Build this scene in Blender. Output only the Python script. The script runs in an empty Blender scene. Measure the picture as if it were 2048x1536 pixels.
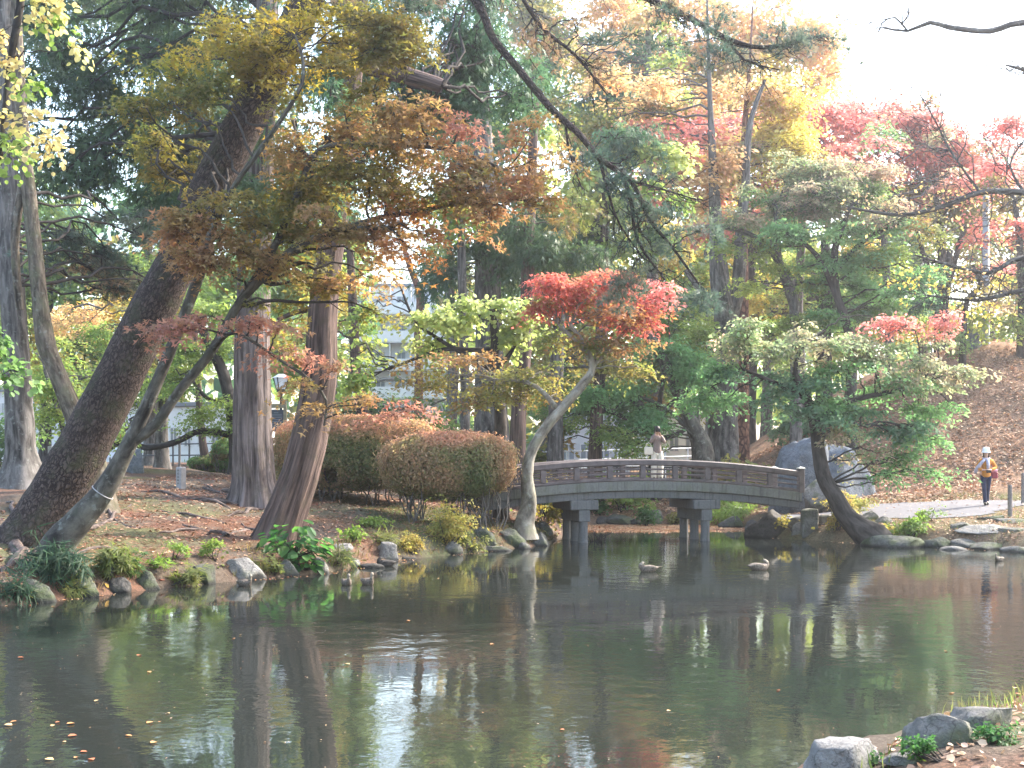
import bpy, math, random, json
import numpy as np
from mathutils import Vector

# ---------------------------------------------------------------- camera, sky, sun, exposure
SC = bpy.context.scene
COL = SC.collection
F, EYE, HOR = 2500.0, 2.4, 911.0          # focal length in photo pixels, eye height, horizon row
cam_d = bpy.data.cameras.new('camera'); cam = bpy.data.objects.new('camera', cam_d); COL.objects.link(cam)
cam.location = (0, 0, EYE); cam.rotation_euler = (math.pi/2, 0, 0)
cam_d.sensor_width = 36; cam_d.lens = 36*F/2048; cam_d.shift_y = (HOR-768)/2048
cam_d.clip_start = 0.1; cam_d.clip_end = 2000
SC.camera = cam
SUN_EL, SUN_AZ = math.radians(40), math.radians(62)
world = bpy.data.worlds.new('World'); SC.world = world; world.use_nodes = True
wn = world.node_tree; wn.nodes.clear()
sky = wn.nodes.new('ShaderNodeTexSky'); sky.sky_type = 'NISHITA'; sky.sun_disc = False
sky.sun_elevation = SUN_EL; sky.sun_rotation = SUN_AZ; sky.air_density = 1.3; sky.dust_density = 3.0; sky.ozone_density = 1.0
bg = wn.nodes.new('ShaderNodeBackground'); bg.inputs['Strength'].default_value = 0.15
wo = wn.nodes.new('ShaderNodeOutputWorld')
wn.links.new(sky.outputs[0], bg.inputs[0]); wn.links.new(bg.outputs[0], wo.inputs[0])
sun_d = bpy.data.lights.new('sun', 'SUN'); sun_d.energy = 2.3; sun_d.angle = math.radians(0.6); sun_d.color = (1, .95, .86)
sun = bpy.data.objects.new('sun', sun_d); COL.objects.link(sun)
sv = Vector((math.cos(SUN_EL)*math.sin(SUN_AZ), math.cos(SUN_EL)*math.cos(SUN_AZ), math.sin(SUN_EL)))
sun.rotation_euler = sv.to_track_quat('Z', 'Y').to_euler(); sun.location = (30, 20, 40)
SC.view_settings.view_transform = 'Standard'; SC.view_settings.look = 'None'
SC.view_settings.exposure = 2.62; SC.view_settings.gamma = 1.0
SC.view_settings.use_curve_mapping = False
SC.cycles.max_bounces = 8; SC.cycles.diffuse_bounces = 4; SC.cycles.glossy_bounces = 3
SC.cycles.transmission_bounces = 5; SC.cycles.transparent_max_bounces = 6; SC.cycles.volume_bounces = 0
SC.cycles.caustics_reflective = False; SC.cycles.caustics_refractive = False
SC.cycles.sample_clamp_indirect = 6
SC.cycles.use_denoising = True

rng = np.random.default_rng(7)
R = random.Random(5)
pi = math.pi

# ---------------------------------------------------------------- helpers
def tag(o, label=None, cat=None, group=None, kind=None):
    if label: o['label'] = label
    if cat: o['category'] = cat
    if group: o['group'] = group
    if kind: o['kind'] = kind
    return o

def empty(name, loc, label=None, cat=None, group=None):
    o = bpy.data.objects.new(name, None); COL.objects.link(o)
    o.location = loc; o.empty_display_size = .2
    return tag(o, label, cat, group)

def link(name, me, mat, parent=None, off=None):
    o = bpy.data.objects.new(name, me); COL.objects.link(o)
    if mat is not None and len(me.materials) == 0: me.materials.append(mat)
    if parent is not None:
        o.parent = parent
    return o

def np_mesh(name, V, faces, nper, cols=None, uvs=None, smooth=False):
    """V (n,3); faces flat index array with nper verts per face"""
    me = bpy.data.meshes.new(name)
    V = np.ascontiguousarray(V, dtype=np.float32); faces = np.ascontiguousarray(faces.reshape(-1), dtype=np.int32)
    nf = len(faces)//nper
    me.vertices.add(len(V)); me.vertices.foreach_set('co', V.reshape(-1))
    me.loops.add(len(faces)); me.loops.foreach_set('vertex_index', faces)
    me.polygons.add(nf); me.polygons.foreach_set('loop_start', np.arange(nf, dtype=np.int32)*nper)
    try: me.polygons.foreach_set('loop_total', np.full(nf, nper, dtype=np.int32))
    except Exception: pass
    if smooth: me.polygons.foreach_set('use_smooth', np.ones(nf, dtype=bool))
    if cols is not None:
        a = me.attributes.new('tint', 'FLOAT_COLOR', 'POINT')
        c4 = np.ones((len(V), 4), dtype=np.float32); c4[:, :3] = cols
        a.data.foreach_set('color', c4.reshape(-1))
    me.update(calc_edges=True)
    return me

class MB:
    """collects simple shapes into one mesh"""
    def __init__(s): s.v = []; s.f = []; s.uv = []; s.sm = False
    def add(s, vs, fs):
        n = len(s.v); s.v += [tuple(v) for v in vs]; s.f += [tuple(i+n for i in f) for f in fs]
        return s
    def box(s, x0, x1, y0, y1, z0, z1, bev=0.0):
        if bev <= 0:
            return s.add([(x0,y0,z0),(x1,y0,z0),(x1,y1,z0),(x0,y1,z0),(x0,y0,z1),(x1,y0,z1),(x1,y1,z1),(x0,y1,z1)],
                  [(0,3,2,1),(4,5,6,7),(0,1,5,4),(1,2,6,5),(2,3,7,6),(3,0,4,7)])
        b = bev
        ring = lambda z, k: [(x0+b+k,y0+k,z),(x1-b-k,y0+k,z),(x1-k,y0+b+k,z),(x1-k,y1-b-k,z),(x1-b-k,y1-k,z),(x0+b+k,y1-k,z),(x0+k,y1-b-k,z),(x0+k,y0+b+k,z)]
        vs = ring(z0,b)+ring(z0+b,0)+ring(z1-b,0)+ring(z1,b)
        fs = [tuple(range(7,-1,-1)), tuple(range(24,32))]
        for r in range(3):
            for i in range(8):
                j=(i+1)%8; fs.append((r*8+i, r*8+j, r*8+8+j, r*8+8+i))
        return s.add(vs, fs)
    def tube(s, pts, rad, n=8, cap=True):
        pts = [Vector(p) for p in pts]
        if not hasattr(rad, '__len__'): rad = [rad]*len(pts)
        vs = []; fs = []
        up = None
        for i, p in enumerate(pts):
            t = (pts[min(i+1, len(pts)-1)]-pts[max(i-1, 0)]).normalized()
            if up is None:
                up = Vector((0,0,1)) if abs(t.z) < .9 else Vector((1,0,0))
            a = t.cross(up)
            if a.length < 1e-4: a = t.orthogonal()
            a.normalize(); b = a.cross(t).normalized(); up = b
            for k in range(n):
                an = 2*pi*k/n
                vs.append(p+(a*math.cos(an)+b*math.sin(an))*rad[i])
        for i in range(len(pts)-1):
            for k in range(n):
                j=(k+1)%n; fs.append((i*n+k, i*n+j, (i+1)*n+j, (i+1)*n+k))
        if cap:
            fs.append(tuple(range(n-1,-1,-1))); fs.append(tuple(range((len(pts)-1)*n, len(pts)*n)))
        return s.add(vs, fs)
    def lathe(s, prof, c=(0,0,0), n=16):
        """prof: (r,z) list"""
        vs=[]; fs=[]
        for r,z in prof:
            for k in range(n):
                an=2*pi*k/n; vs.append((c[0]+r*math.cos(an), c[1]+r*math.sin(an), c[2]+z))
        for i in range(len(prof)-1):
            for k in range(n):
                j=(k+1)%n; fs.append((i*n+k,i*n+j,(i+1)*n+j,(i+1)*n+k))
        fs.append(tuple(range(n-1,-1,-1))); fs.append(tuple(range((len(prof)-1)*n, len(prof)*n)))
        return s.add(vs, fs)
    def ball(s, c, r, nu=12, nv=8):
        if not hasattr(r,'__len__'): r=(r,r,r)
        prof=[]; vs=[]; fs=[]
        for i in range(nv+1):
            th=pi*i/nv
            for k in range(nu):
                an=2*pi*k/nu
                vs.append((c[0]+r[0]*math.sin(th)*math.cos(an), c[1]+r[1]*math.sin(th)*math.sin(an), c[2]-r[2]*math.cos(th)))
        for i in range(nv):
            for k in range(nu):
                j=(k+1)%nu; fs.append((i*nu+k,i*nu+j,(i+1)*nu+j,(i+1)*nu+k))
        return s.add(vs, fs)
    def build(s, name, mat, parent=None, smooth=False, xf=None):
        me = bpy.data.meshes.new(name)
        vs = [xf(v) for v in s.v] if xf else s.v
        me.from_pydata([tuple(v) for v in vs], [], s.f); me.validate(); me.update()
        if smooth: me.polygons.foreach_set('use_smooth', [True]*len(me.polygons))
        return link(name, me, mat, parent)

def P(px, py, Y): return Vector(((px-1024)*Y/F, Y, EYE-(py-HOR)*Y/F))

def hashn(i, j, k, seed):
    h = (i*374761393 + j*668265263 + k*2147483647 + seed*1274126177) & 0xffffffff
    h = ((h ^ (h >> 13)) * 1274126177) & 0xffffffff
    return ((h ^ (h >> 16)) & 0xffff)/65535.0
def vnoise(Pn, fr=1.0, seed=0):
    Q = np.asarray(Pn, dtype=np.float64)*fr
    I = np.floor(Q).astype(np.int64); f = Q-I; f = f*f*(3-2*f)
    out = 0
    for a in (0, 1):
        for b in (0, 1):
            for c in (0, 1):
                w = (f[...,0] if a else 1-f[...,0])*(f[...,1] if b else 1-f[...,1])*(f[...,2] if c else 1-f[...,2])
                out = out + w*hashn(I[...,0]+a, I[...,1]+b, I[...,2]+c, seed)
    return out

# ---------------------------------------------------------------- terrain
POND = np.array([(2.2,9.6),(1.0,7.5),(-2,4.0),(-8,3),(-16,5),(-20,12),(-14,17),(-10.5,18.7),(-8.1,19.9),(-6.5,22.3),(-5.05,24.1),
 (-3.8,25.6),(-3.07,28),(-1.5,30.1),(-.3,31.7),(1.05,33.9),(1.5,37),(1.8,41.5),(2.6,43.2),(5.2,43.6),(7.6,42.5),(7.9,39.5),(7.3,37.2),(7.9,35.9),
 (9.7,33.9),(10.9,33.0),(12.7,31.6),(16,30.4),(22,27),(25,22),(18,15),(9,13.0),(5,12.3),(3.7,11.3)])
HILL = np.array([(60,38),(40,38.6),(26,39.2),(16,40.2),(11,40.8),(9.3,41.6),(8.0,44),(7.2,50),(7,62),(14,95),(60,110)])
def sdist(x, y, poly):
    x = np.asarray(x, dtype=np.float64); y = np.asarray(y, dtype=np.float64)
    d = np.full(x.shape, 1e9); ins = np.zeros(x.shape, dtype=bool)
    n = len(poly)
    for i in range(n):
        ax, ay = poly[i]; bx, by = poly[(i+1) % n]
        ex, ey = bx-ax, by-ay
        t = np.clip(((x-ax)*ex+(y-ay)*ey)/(ex*ex+ey*ey), 0, 1)
        d = np.minimum(d, (x-ax-t*ex)**2+(y-ay-t*ey)**2)
        c = ((ay > y) != (by > y)) & (x < (bx-ax)*(y-ay)/((by-ay) if by != ay else 1e-9)+ax)
        ins ^= c
    d = np.sqrt(d)
    return np.where(ins, -d, d)      # negative inside
S01 = lambda t: np.clip(t, 0, 1)**2*(3-2*np.clip(t, 0, 1))
def gz(x, y):
    x = np.asarray(x, dtype=np.float64); y = np.asarray(y, dtype=np.float64)
    d = sdist(x, y, POND)
    wn_ = S01((19-y)/4)*S01((x+9)/4)
    wr = S01((x-5.5)/2.5)*S01((y-24)/4)*(1-S01((y-40)/2.5))
    wb = S01((x-1.4)/1.5)*S01((y-41)/1.5)
    Hm = 1.9*(1-wb)+1.35*wb; L = 17*(1-wb)+16*wb
    Hm = Hm*(1-wr)+.95*wr; L = L*(1-wr)+7*wr
    Hm = Hm*(1-wn_)+.56*wn_; L = L*(1-wn_)+4.5*wn_
    e = .05+.33*S01(d/(.55+1.3*wn_))*(1-.55*wn_)
    t = np.clip((d-.2)/L, 0, 1)
    h = e+(Hm-.38+.18*wn_)*(1-(1-t)**1.7)
    h = np.where(d < 0, -.06-np.minimum(-d*.45, 1.4), h)
    dh = -sdist(x, y, HILL)
    hill = 5.9*S01(np.clip(dh/12.5, 0, 1)*.92+.0)*(dh > 0)
    hill = hill*(.9+.1*S01((x-9)/6))
    h = h+hill
    P3 = np.stack([x, y, 0*x], -1)
    amp = np.clip(d/1.5, 0, 1)*(1-.8*wr)
    h = h+amp*((vnoise(P3, .45, 3)-.5)*.24+(vnoise(P3, 1.3, 4)-.5)*.13+(vnoise(P3, 3.2, 8)-.5)*.06)
    return h
def gz1(x, y): return float(gz(np.array([x]), np.array([y]))[0])
def hit(px, py, y0=7.0, y1=120.0):
    ys = np.arange(y0, y1, .05)
    xs = (px-1024)*ys/F; zs = EYE-(py-HOR)*ys/F
    g = np.maximum(gz(xs, ys), 0.0)
    k = np.nonzero(zs <= g)[0]
    if len(k) == 0: return Vector((xs[-1], ys[-1], float(g[-1])))
    k = k[0]
    return Vector((xs[k], ys[k], float(g[k])))

# ---------------------------------------------------------------- materials
def newmat(name):
    m = bpy.data.materials.new(name); m.use_nodes = True
    nt = m.node_tree; nt.nodes.clear()
    out = nt.nodes.new('ShaderNodeOutputMaterial')
    return m, nt, out
def N(nt, t, **kw):
    n = nt.nodes.new(t)
    for k, v in kw.items():
        if k.startswith('_'): setattr(n, k[1:], v)
        else: n.inputs[k.replace('0', ' ') if k not in n.inputs else k].default_value = v
    return n
def ramp(nt, src, stops, interp='LINEAR'):
    r = nt.nodes.new('ShaderNodeValToRGB'); r.color_ramp.interpolation = interp
    e = r.color_ramp.elements
    while len(e) < len(stops): e.new(.5)
    for i, (p, c) in enumerate(stops):
        e[i].position = p; e[i].color = (*c, 1) if len(c) == 3 else c
    nt.links.new(src, r.inputs[0]); return r
def noise(nt, scale, detail=4, vec=None, rough=.55, dist=0.0):
    n = nt.nodes.new('ShaderNodeTexNoise'); n.inputs['Scale'].default_value = scale
    n.inputs['Detail'].default_value = detail; n.inputs['Roughness'].default_value = rough
    n.inputs['Distortion'].default_value = dist
    if vec is not None: nt.links.new(vec, n.inputs['Vector'])
    return n
def mixc(nt, fac, a, b, mode='MIX'):
    m = nt.nodes.new('ShaderNodeMix'); m.data_type = 'RGBA'; m.blend_type = mode
    for s, v in ((0, fac), (6, a), (7, b)):
        if hasattr(v, 'is_output'): nt.links.new(v, m.inputs[s])
        elif s == 0: m.inputs[0].default_value = v
        else: m.inputs[s].default_value = (*v, 1)
    return m.outputs[2]
def mapping(nt, scale=(1,1,1), coord='Object'):
    tc = nt.nodes.new('ShaderNodeTexCoord'); mp = nt.nodes.new('ShaderNodeMapping')
    mp.inputs['Scale'].default_value = scale
    nt.links.new(tc.outputs[coord], mp.inputs[0]); return mp.outputs[0]
def bsdf(nt, out, col=None, rough=.8, bump=None, bstr=.5, bdist=.02, spec=.3, metal=0.0):
    b = nt.nodes.new('ShaderNodeBsdfPrincipled')
    b.inputs['Roughness'].default_value = rough; b.inputs['Metallic'].default_value = metal
    b.inputs['Specular IOR Level'].default_value = spec
    if col is not None:
        if hasattr(col, 'is_output'): nt.links.new(col, b.inputs['Base Color'])
        else: b.inputs['Base Color'].default_value = (*col, 1)
    if bump is not None:
        bn = nt.nodes.new('ShaderNodeBump'); bn.inputs['Strength'].default_value = bstr; bn.inputs['Distance'].default_value = bdist
        nt.links.new(bump, bn.inputs['Height']); nt.links.new(bn.outputs[0], b.inputs['Normal'])
    nt.links.new(b.outputs[0], out.inputs[0]); return b

def mat_plain(name, col, rough=.7, var=.25, scale=8, bstr=.3, bdist=.01, metal=0.0, spec=.3):
    m, nt, out = newmat(name); v = mapping(nt)
    n = noise(nt, scale, 5, v)
    c = ramp(nt, n.outputs[0], [(.3, tuple(c*(1-var) for c in col)), (.7, tuple(min(1, c*(1+var)) for c in col))])
    bsdf(nt, out, c.outputs[0], rough, n.outputs[0], bstr, bdist, spec, metal); return m

def mat_leaf(name, trans=.45, rough=.55):
    m, nt, out = newmat(name)
    a = nt.nodes.new('ShaderNodeAttribute'); a.attribute_name = 'tint'
    b = nt.nodes.new('ShaderNodeBsdfPrincipled'); b.inputs['Roughness'].default_value = rough
    b.inputs['Specular IOR Level'].default_value = .25
    nt.links.new(a.outputs['Color'], b.inputs['Base Color'])
    hs = nt.nodes.new('ShaderNodeHueSaturation'); hs.inputs['Value'].default_value = 1.35; hs.inputs['Saturation'].default_value = 1.1
    nt.links.new(a.outputs['Color'], hs.inputs['Color'])
    t = nt.nodes.new('ShaderNodeBsdfTranslucent'); nt.links.new(hs.outputs[0], t.inputs[0])
    mx = nt.nodes.new('ShaderNodeMixShader'); mx.inputs[0].default_value = trans
    nt.links.new(b.outputs[0], mx.inputs[1]); nt.links.new(t.outputs[0], mx.inputs[2])
    nt.links.new(mx.outputs[0], out.inputs[0]); return m

def mat_bark(name, dark, light, stretch=6.0, sc=9.0, moss=None, bdist=.03, plates=False, lichen=0.0):
    m, nt, out = newmat(name)
    uv = mapping(nt, (1, 1/stretch, 1), 'UV')
    n1 = noise(nt, sc, 6, uv, .65, .4)
    if plates:
        vo = nt.nodes.new('ShaderNodeTexVoronoi'); vo.feature = 'DISTANCE_TO_EDGE'; vo.inputs['Scale'].default_value = sc*1.1
        nd = noise(nt, sc*.7, 3, uv); ad = nt.nodes.new('ShaderNodeVectorMath'); ad.operation = 'ADD'
        sc_ = nt.nodes.new('ShaderNodeVectorMath'); sc_.operation = 'SCALE'; sc_.inputs['Scale'].default_value = .12
        nt.links.new(nd.outputs['Color'], sc_.inputs[0]); nt.links.new(uv, ad.inputs[0]); nt.links.new(sc_.outputs[0], ad.inputs[1])
        nt.links.new(ad.outputs[0], vo.inputs['Vector'])
        rr = ramp(nt, vo.outputs['Distance'], [(0, (0,0,0)), (.18, (1,1,1))])
        mul = nt.nodes.new('ShaderNodeMath'); mul.operation = 'MULTIPLY'
        nt.links.new(rr.outputs[0], mul.inputs[0]); nt.links.new(n1.outputs[0], mul.inputs[1]); h = mul.outputs[0]
        c = ramp(nt, h, [(0, tuple(x*.35 for x in dark)), (.35, dark), (.62, light)]).outputs[0]
    else:
        h = n1.outputs[0]
        c = ramp(nt, h, [(.36, tuple(x*.3 for x in dark)), (.47, dark), (.62, light)]).outputs[0]
    ob = mapping(nt)
    n2 = noise(nt, 1.1, 4, ob)
    c = mixc(nt, ramp(nt, n2.outputs[0], [(.4, (0,0,0)), (.75, (.3,)*3)]).outputs[0], c, tuple(min(1, x*1.3) for x in light))
    if moss:
        n3 = noise(nt, 2.3, 6, ob, .7)
        c = mixc(nt, ramp(nt, n3.outputs[0], [(.5, (0,0,0)), (.66, (.75,)*3)]).outputs[0], c, moss)
    if lichen:
        n4 = noise(nt, 7, 3, ob, .6)
        c = mixc(nt, ramp(nt, n4.outputs[0], [(.58, (0,0,0)), (.68, (lichen,)*3)]).outputs[0], c, (.34,.36,.32))
    bsdf(nt, out, c, .9, h, .9, bdist, .15); return m

M = {}
M['leaf'] = mat_leaf('foliage', .55)
M['needle'] = mat_leaf('needles', .42, .5)
M['litter'] = mat_leaf('dry_leaves', .1, .7)
M['bark_pine'] = mat_bark('bark_pine', (.045,.032,.028), (.105,.078,.068), 2.2, 17, (.06,.06,.035), .04, True)
M['bark_redpine'] = mat_bark('bark_redpine', (.12,.06,.045), (.30,.16,.11), 3, 8, None, .02, True)
M['bark_cedar'] = mat_bark('bark_cedar', (.075,.058,.054), (.19,.155,.145), 22, 17, (.09,.075,.055), .06)
M['bark_cedar_red'] = mat_bark('bark_cedar_red', (.065,.045,.040), (.165,.115,.098), 22, 16, (.08,.065,.045), .06)
M['bark_maple'] = mat_bark('bark_maple', (.052,.045,.038), (.125,.112,.092), 3, 7, (.065,.068,.048), .015, False, .3)
M['bark_brown'] = mat_bark('bark_brown', (.07,.056,.042), (.17,.14,.11), 4, 10, (.10,.10,.06), .02, False, .25)
M['bark_pale'] = mat_bark('bark_pale', (.17,.145,.115), (.36,.32,.26), 2.5, 4, (.22,.21,.13), .012, False, .5)
M['bark_dark'] = mat_bark('bark_dark', (.035,.03,.027), (.075,.065,.058), 4, 8, None, .015)
M['bark_grey'] = mat_bark('bark_grey', (.07,.063,.057), (.165,.15,.14), 6, 9, None, .02, False, .3)

# ---------------------------------------------------------------- foliage
def _mk_shapes():
    S = {}
    S['leaf'] = (np.array([(0,0,0),(.45,.30,.07),(1,0,-.06),(.45,-.30,.07)]), np.array([(0,1,2),(0,2,3)]), .30)
    S['broad'] = (np.array([(0,0,0),(.3,.42,.05),(.72,.34,0),(1,0,-.12),(.72,-.34,0),(.3,-.42,.05)]),
                  np.array([(0,1,2),(0,2,3),(0,3,4),(0,4,5)]), .55)
    v = [(0,0,0)]
    for a, r in ((-105,.55),(-75,.30),(-50,.85),(-24,.36),(0,1.0),(24,.36),(50,.85),(75,.30),(105,.55)):
        v.append((r*math.cos(math.radians(a)), r*math.sin(math.radians(a)), -.12*r*r))
    S['maple'] = (np.array(v), np.array([(0,i,i+1) for i in range(1, 9)]), .62)
    v = [(0,0,0)]
    for a, r in ((-68,.85),(-32,.36),(0,1.0),(32,.36),(68,.85)):
        v.append((r*math.cos(math.radians(a)), r*math.sin(math.radians(a)), -.1*r*r))
    S['maple3'] = (np.array(v), np.array([(0,i,i+1) for i in range(1, 5)]), .50)
    # pine tuft: thin blades fanning out of one point
    vs = []; fs = []
    rr = np.random.default_rng(3)
    for k in range(10):
        th = 2*pi*k/10*2.4; op = .25+.75*((k*7) % 10)/10
        d = np.array([math.cos(op), math.sin(op)*math.cos(th), math.sin(op)*math.sin(th)])
        s = np.cross(d, [0.3,.5,.8]); s /= np.linalg.norm(s)
        b = len(vs); vs += [tuple(s*.034), tuple(-s*.034), tuple(d*(.8+.2*rr.random()))]; fs.append((b,b+1,b+2))
    S['tuft'] = (np.array(vs), np.array(fs), .25)
    # conifer spray: central blade with side blades
    vs = []; fs = []
    for (u, w, a, l) in ((0,.062,0,1.0),(.12,.062,36,.62),(.16,.062,-36,.58)):
        ca, sa = math.cos(math.radians(a)), math.sin(math.radians(a))
        b = len(vs); vs += [(u-sa*w, ca*w, 0), (u+sa*w, -ca*w, 0), (u+l*ca, l*sa, -.10*l)]; fs.append((b,b+1,b+2))
    S['frond'] = (np.array(vs), np.array(fs), .15)
    S['blade'] = (np.array([(0,.035,0),(0,-.035,0),(.55,.03,.0),(.55,-.03,0),(1,0,-.15)]), np.array([(0,1,3),(0,3,2),(2,3,4)]), .06)
    return S
SH = _mk_shapes()

def nrm(a): return a/np.maximum(np.linalg.norm(a, axis=-1, keepdims=True), 1e-9)

def leaf_arrays(C, D, Nn, size, cols, shape):
    T, Fc, _ = SH[shape]
    D = nrm(D); Nn = Nn-(Nn*D).sum(-1, keepdims=True)*D; Nn = nrm(Nn); S = np.cross(Nn, D)
    V = (C[:, None, :]+size[:, None, None]*(T[None, :, 0:1]*D[:, None, :]+T[None, :, 1:2]*S[:, None, :]+T[None, :, 2:3]*Nn[:, None, :]))
    n = len(C); k = len(T)
    f = (Fc[None]+(np.arange(n)*k)[:, None, None]).reshape(-1, 3)
    return V.reshape(-1, 3), f, np.repeat(cols, k, axis=0)

LAIK = 2.48
PAL = {
 'olive':  [(.10,.12,.030),(.17,.155,.032),(.25,.18,.038),(.27,.15,.042)],
 'gold':   [(.15,.165,.030),(.26,.22,.035),(.38,.28,.04),(.34,.20,.045)],
 'rust':   [(.20,.17,.05),(.28,.19,.065),(.33,.19,.085),(.37,.17,.10)],
 'salmon': [(.30,.19,.10),(.35,.18,.12),(.38,.16,.12),(.34,.20,.10)],
 'orange': [(.32,.21,.06),(.40,.21,.065),(.44,.17,.075),(.34,.23,.06)],
 'red':    [(.42,.17,.10),(.54,.14,.11),(.60,.16,.13),(.46,.24,.12)],
 'pinkred':[(.50,.26,.18),(.62,.22,.19),(.68,.26,.24),(.42,.30,.16)],
 'pinkgreen':[(.17,.29,.12),(.24,.31,.14),(.38,.31,.19),(.50,.30,.23)],
 'green':  [(.075,.15,.055),(.11,.20,.065),(.15,.25,.075),(.19,.26,.08)],
 'bluegreen':[(.07,.15,.085),(.10,.20,.11),(.14,.25,.13),(.13,.24,.11)],
 'lightgreen':[(.13,.21,.055),(.19,.28,.065),(.25,.33,.075),(.29,.32,.08)],
 'lime':   [(.28,.36,.10),(.38,.44,.14),(.46,.48,.17),(.42,.41,.13)],
 'yellow': [(.38,.36,.08),(.52,.45,.09),(.60,.47,.11),(.50,.34,.08)],
 'cream':  [(.40,.38,.13),(.50,.44,.18),(.52,.38,.16),(.34,.36,.09)],
 'peach':  [(.52,.38,.18),(.60,.41,.18),(.62,.36,.19),(.52,.44,.16)],
 'conifer':[(.038,.075,.036),(.06,.105,.045),(.085,.14,.055),(.11,.155,.06)],
 'cypress':[(.045,.10,.055),(.065,.14,.07),(.095,.18,.08),(.12,.20,.07)],
 'pine':   [(.055,.10,.075),(.08,.13,.095),(.11,.16,.11),(.17,.15,.10)],
 'deadpine':[(.12,.13,.08),(.28,.19,.11),(.42,.27,.15),(.34,.23,.13)],
 'hedge':  [(.13,.17,.06),(.21,.22,.08),(.32,.25,.12),(.42,.27,.15)],
 'hedgetop':[(.50,.27,.17),(.56,.30,.18),(.48,.28,.16),(.36,.25,.12)],
 'freshgreen':[(.11,.24,.09),(.15,.30,.11),(.20,.35,.12),(.17,.32,.14)],
 'mixed':  [(.10,.16,.045),(.19,.22,.055),(.29,.25,.06),(.32,.18,.07)],
}
def pick(pal, C, seed, jit=.25, fr=.8):
    p = np.array(PAL[pal]); n = len(C)
    t = vnoise(C, fr, seed)*1.3-.15+rng.normal(0, .17, n)
    t = np.clip(t, 0, .999)*(len(p)-1)
    i = t.astype(int); f = (t-i)[:, None]
    c = p[i]*(1-f)+p[np.minimum(i+1, len(p)-1)]*f
    c=c*.9+c.mean(1,keepdims=True)*.1
    return c*(1+jit*(rng.random((n, 1))-.5)*2*.8)*(1+.12*(rng.random((n, 3))-.5))

def sprays_for(blob, leaf, seed):
    """blob: dict c (world), r (3), lai, pal ; returns leaf arrays and spray centres"""
    c = np.array(blob['c']); r = np.array(blob['r']); shape, size, spr, per, flat = leaf
    area = pi*r[0]*r[2]
    la = SH[shape][2]*size*size
    nl = max(12, int(LAIK*blob['lai']*area/la)); ns = max(3, nl//per)
    k = 0; pts = np.zeros((0, 3))
    while len(pts) < ns and k < 12:
        q = nrm(rng.normal(size=(ns*3, 3)))*(rng.random((ns*3, 1))**(1/2.1))*np.exp(rng.normal(0,.26,(ns*3,1)))
        w = c+q*r
        keep = vnoise(w, 1.15/max(.5, spr*1.6), seed) > .45
        pts = np.concatenate([pts, w[keep]]); k += 1
    pts = pts[:ns]; ns = len(pts)
    if ns == 0: return None
    q = (pts-c)/r
    up = np.zeros_like(pts); up[:, 2] = 1
    if flat == 'hang':   # drooping conifer sprays
        nn = nrm(up*.5+nrm(q*np.array([1,1,.2]))*.8+rng.normal(0, .3, pts.shape))
    else:
        nn = nrm(up*flat+nrm(q)*.45+rng.normal(0, .22, pts.shape))
    i = np.repeat(np.arange(ns), per)
    Cn = nn[i]
    a = nrm(np.cross(Cn, rng.normal(size=Cn.shape)))
    rad = np.sqrt(rng.random((len(i), 1)))*spr*(.6+.8*rng.random((ns, 1)))[i]
    pos = pts[i]+a*rad+Cn*rng.normal(0, spr*.10, (len(i), 1))-np.array([0,0,1])*rad**2*.35/max(spr, .2)
    D = a+rng.normal(0, .45, a.shape)-np.array([0, 0, .25])
    if flat == 'hang': D = D*.7-np.array([0, 0, .55])+nrm(q)[i]*.5*np.array([1,1,0])
    if shape == 'tuft': D = D+Cn*.6
    Nn = Cn+rng.normal(0, .38, Cn.shape)
    sz = size*(.65+.6*rng.random(len(i)))
    cols = pick(blob['pal'], pts, seed, fr=.55)[i]*.6+pick(blob['pal'], pos, seed+5, fr=2.2)*.4
    return pos, D, Nn, sz, np.clip(cols, 0, 1), pts

def crown(name, blobs, leaf, parent, mat, seed):
    Vs=[]; Fs=[]; Cs=[]; n0=0; sp=[]
    for b in blobs:
        o = sprays_for(b, leaf, seed)
        if o is None: continue
        V, f, cl = leaf_arrays(o[0], o[1], o[2], o[3], o[4], leaf[0])
        Vs.append(V); Fs.append(f+n0); Cs.append(cl); n0 += len(V); sp.append((b, o[5]))
    V = np.concatenate(Vs)
    if parent is not None: V = V-np.array(parent.location)
    me = np_mesh(name, V, np.concatenate(Fs), 3, np.concatenate(Cs))
    return link(name, me, mat, parent), sp

def catmull(pts, rads, step):
    pts = [np.array(p, float) for p in pts]; out=[]; ro=[]
    n=len(pts)
    for i in range(n-1):
        p0=pts[max(i-1,0)]; p1=pts[i]; p2=pts[i+1]; p3=pts[min(i+2,n-1)]
        L=np.linalg.norm(p2-p1); m=max(1,int(math.ceil(L/step)))
        for k in range(m):
            t=k/m; t2=t*t; t3=t2*t
            out.append(.5*((2*p1)+(-p0+p2)*t+(2*p0-5*p1+4*p2-p3)*t2+(-p0+3*p1-3*p2+p3)*t3))
            ro.append(rads[i]*(1-t)+rads[i+1]*t)
    out.append(pts[-1]); ro.append(rads[-1])
    return np.array(out), np.array(ro)

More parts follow.
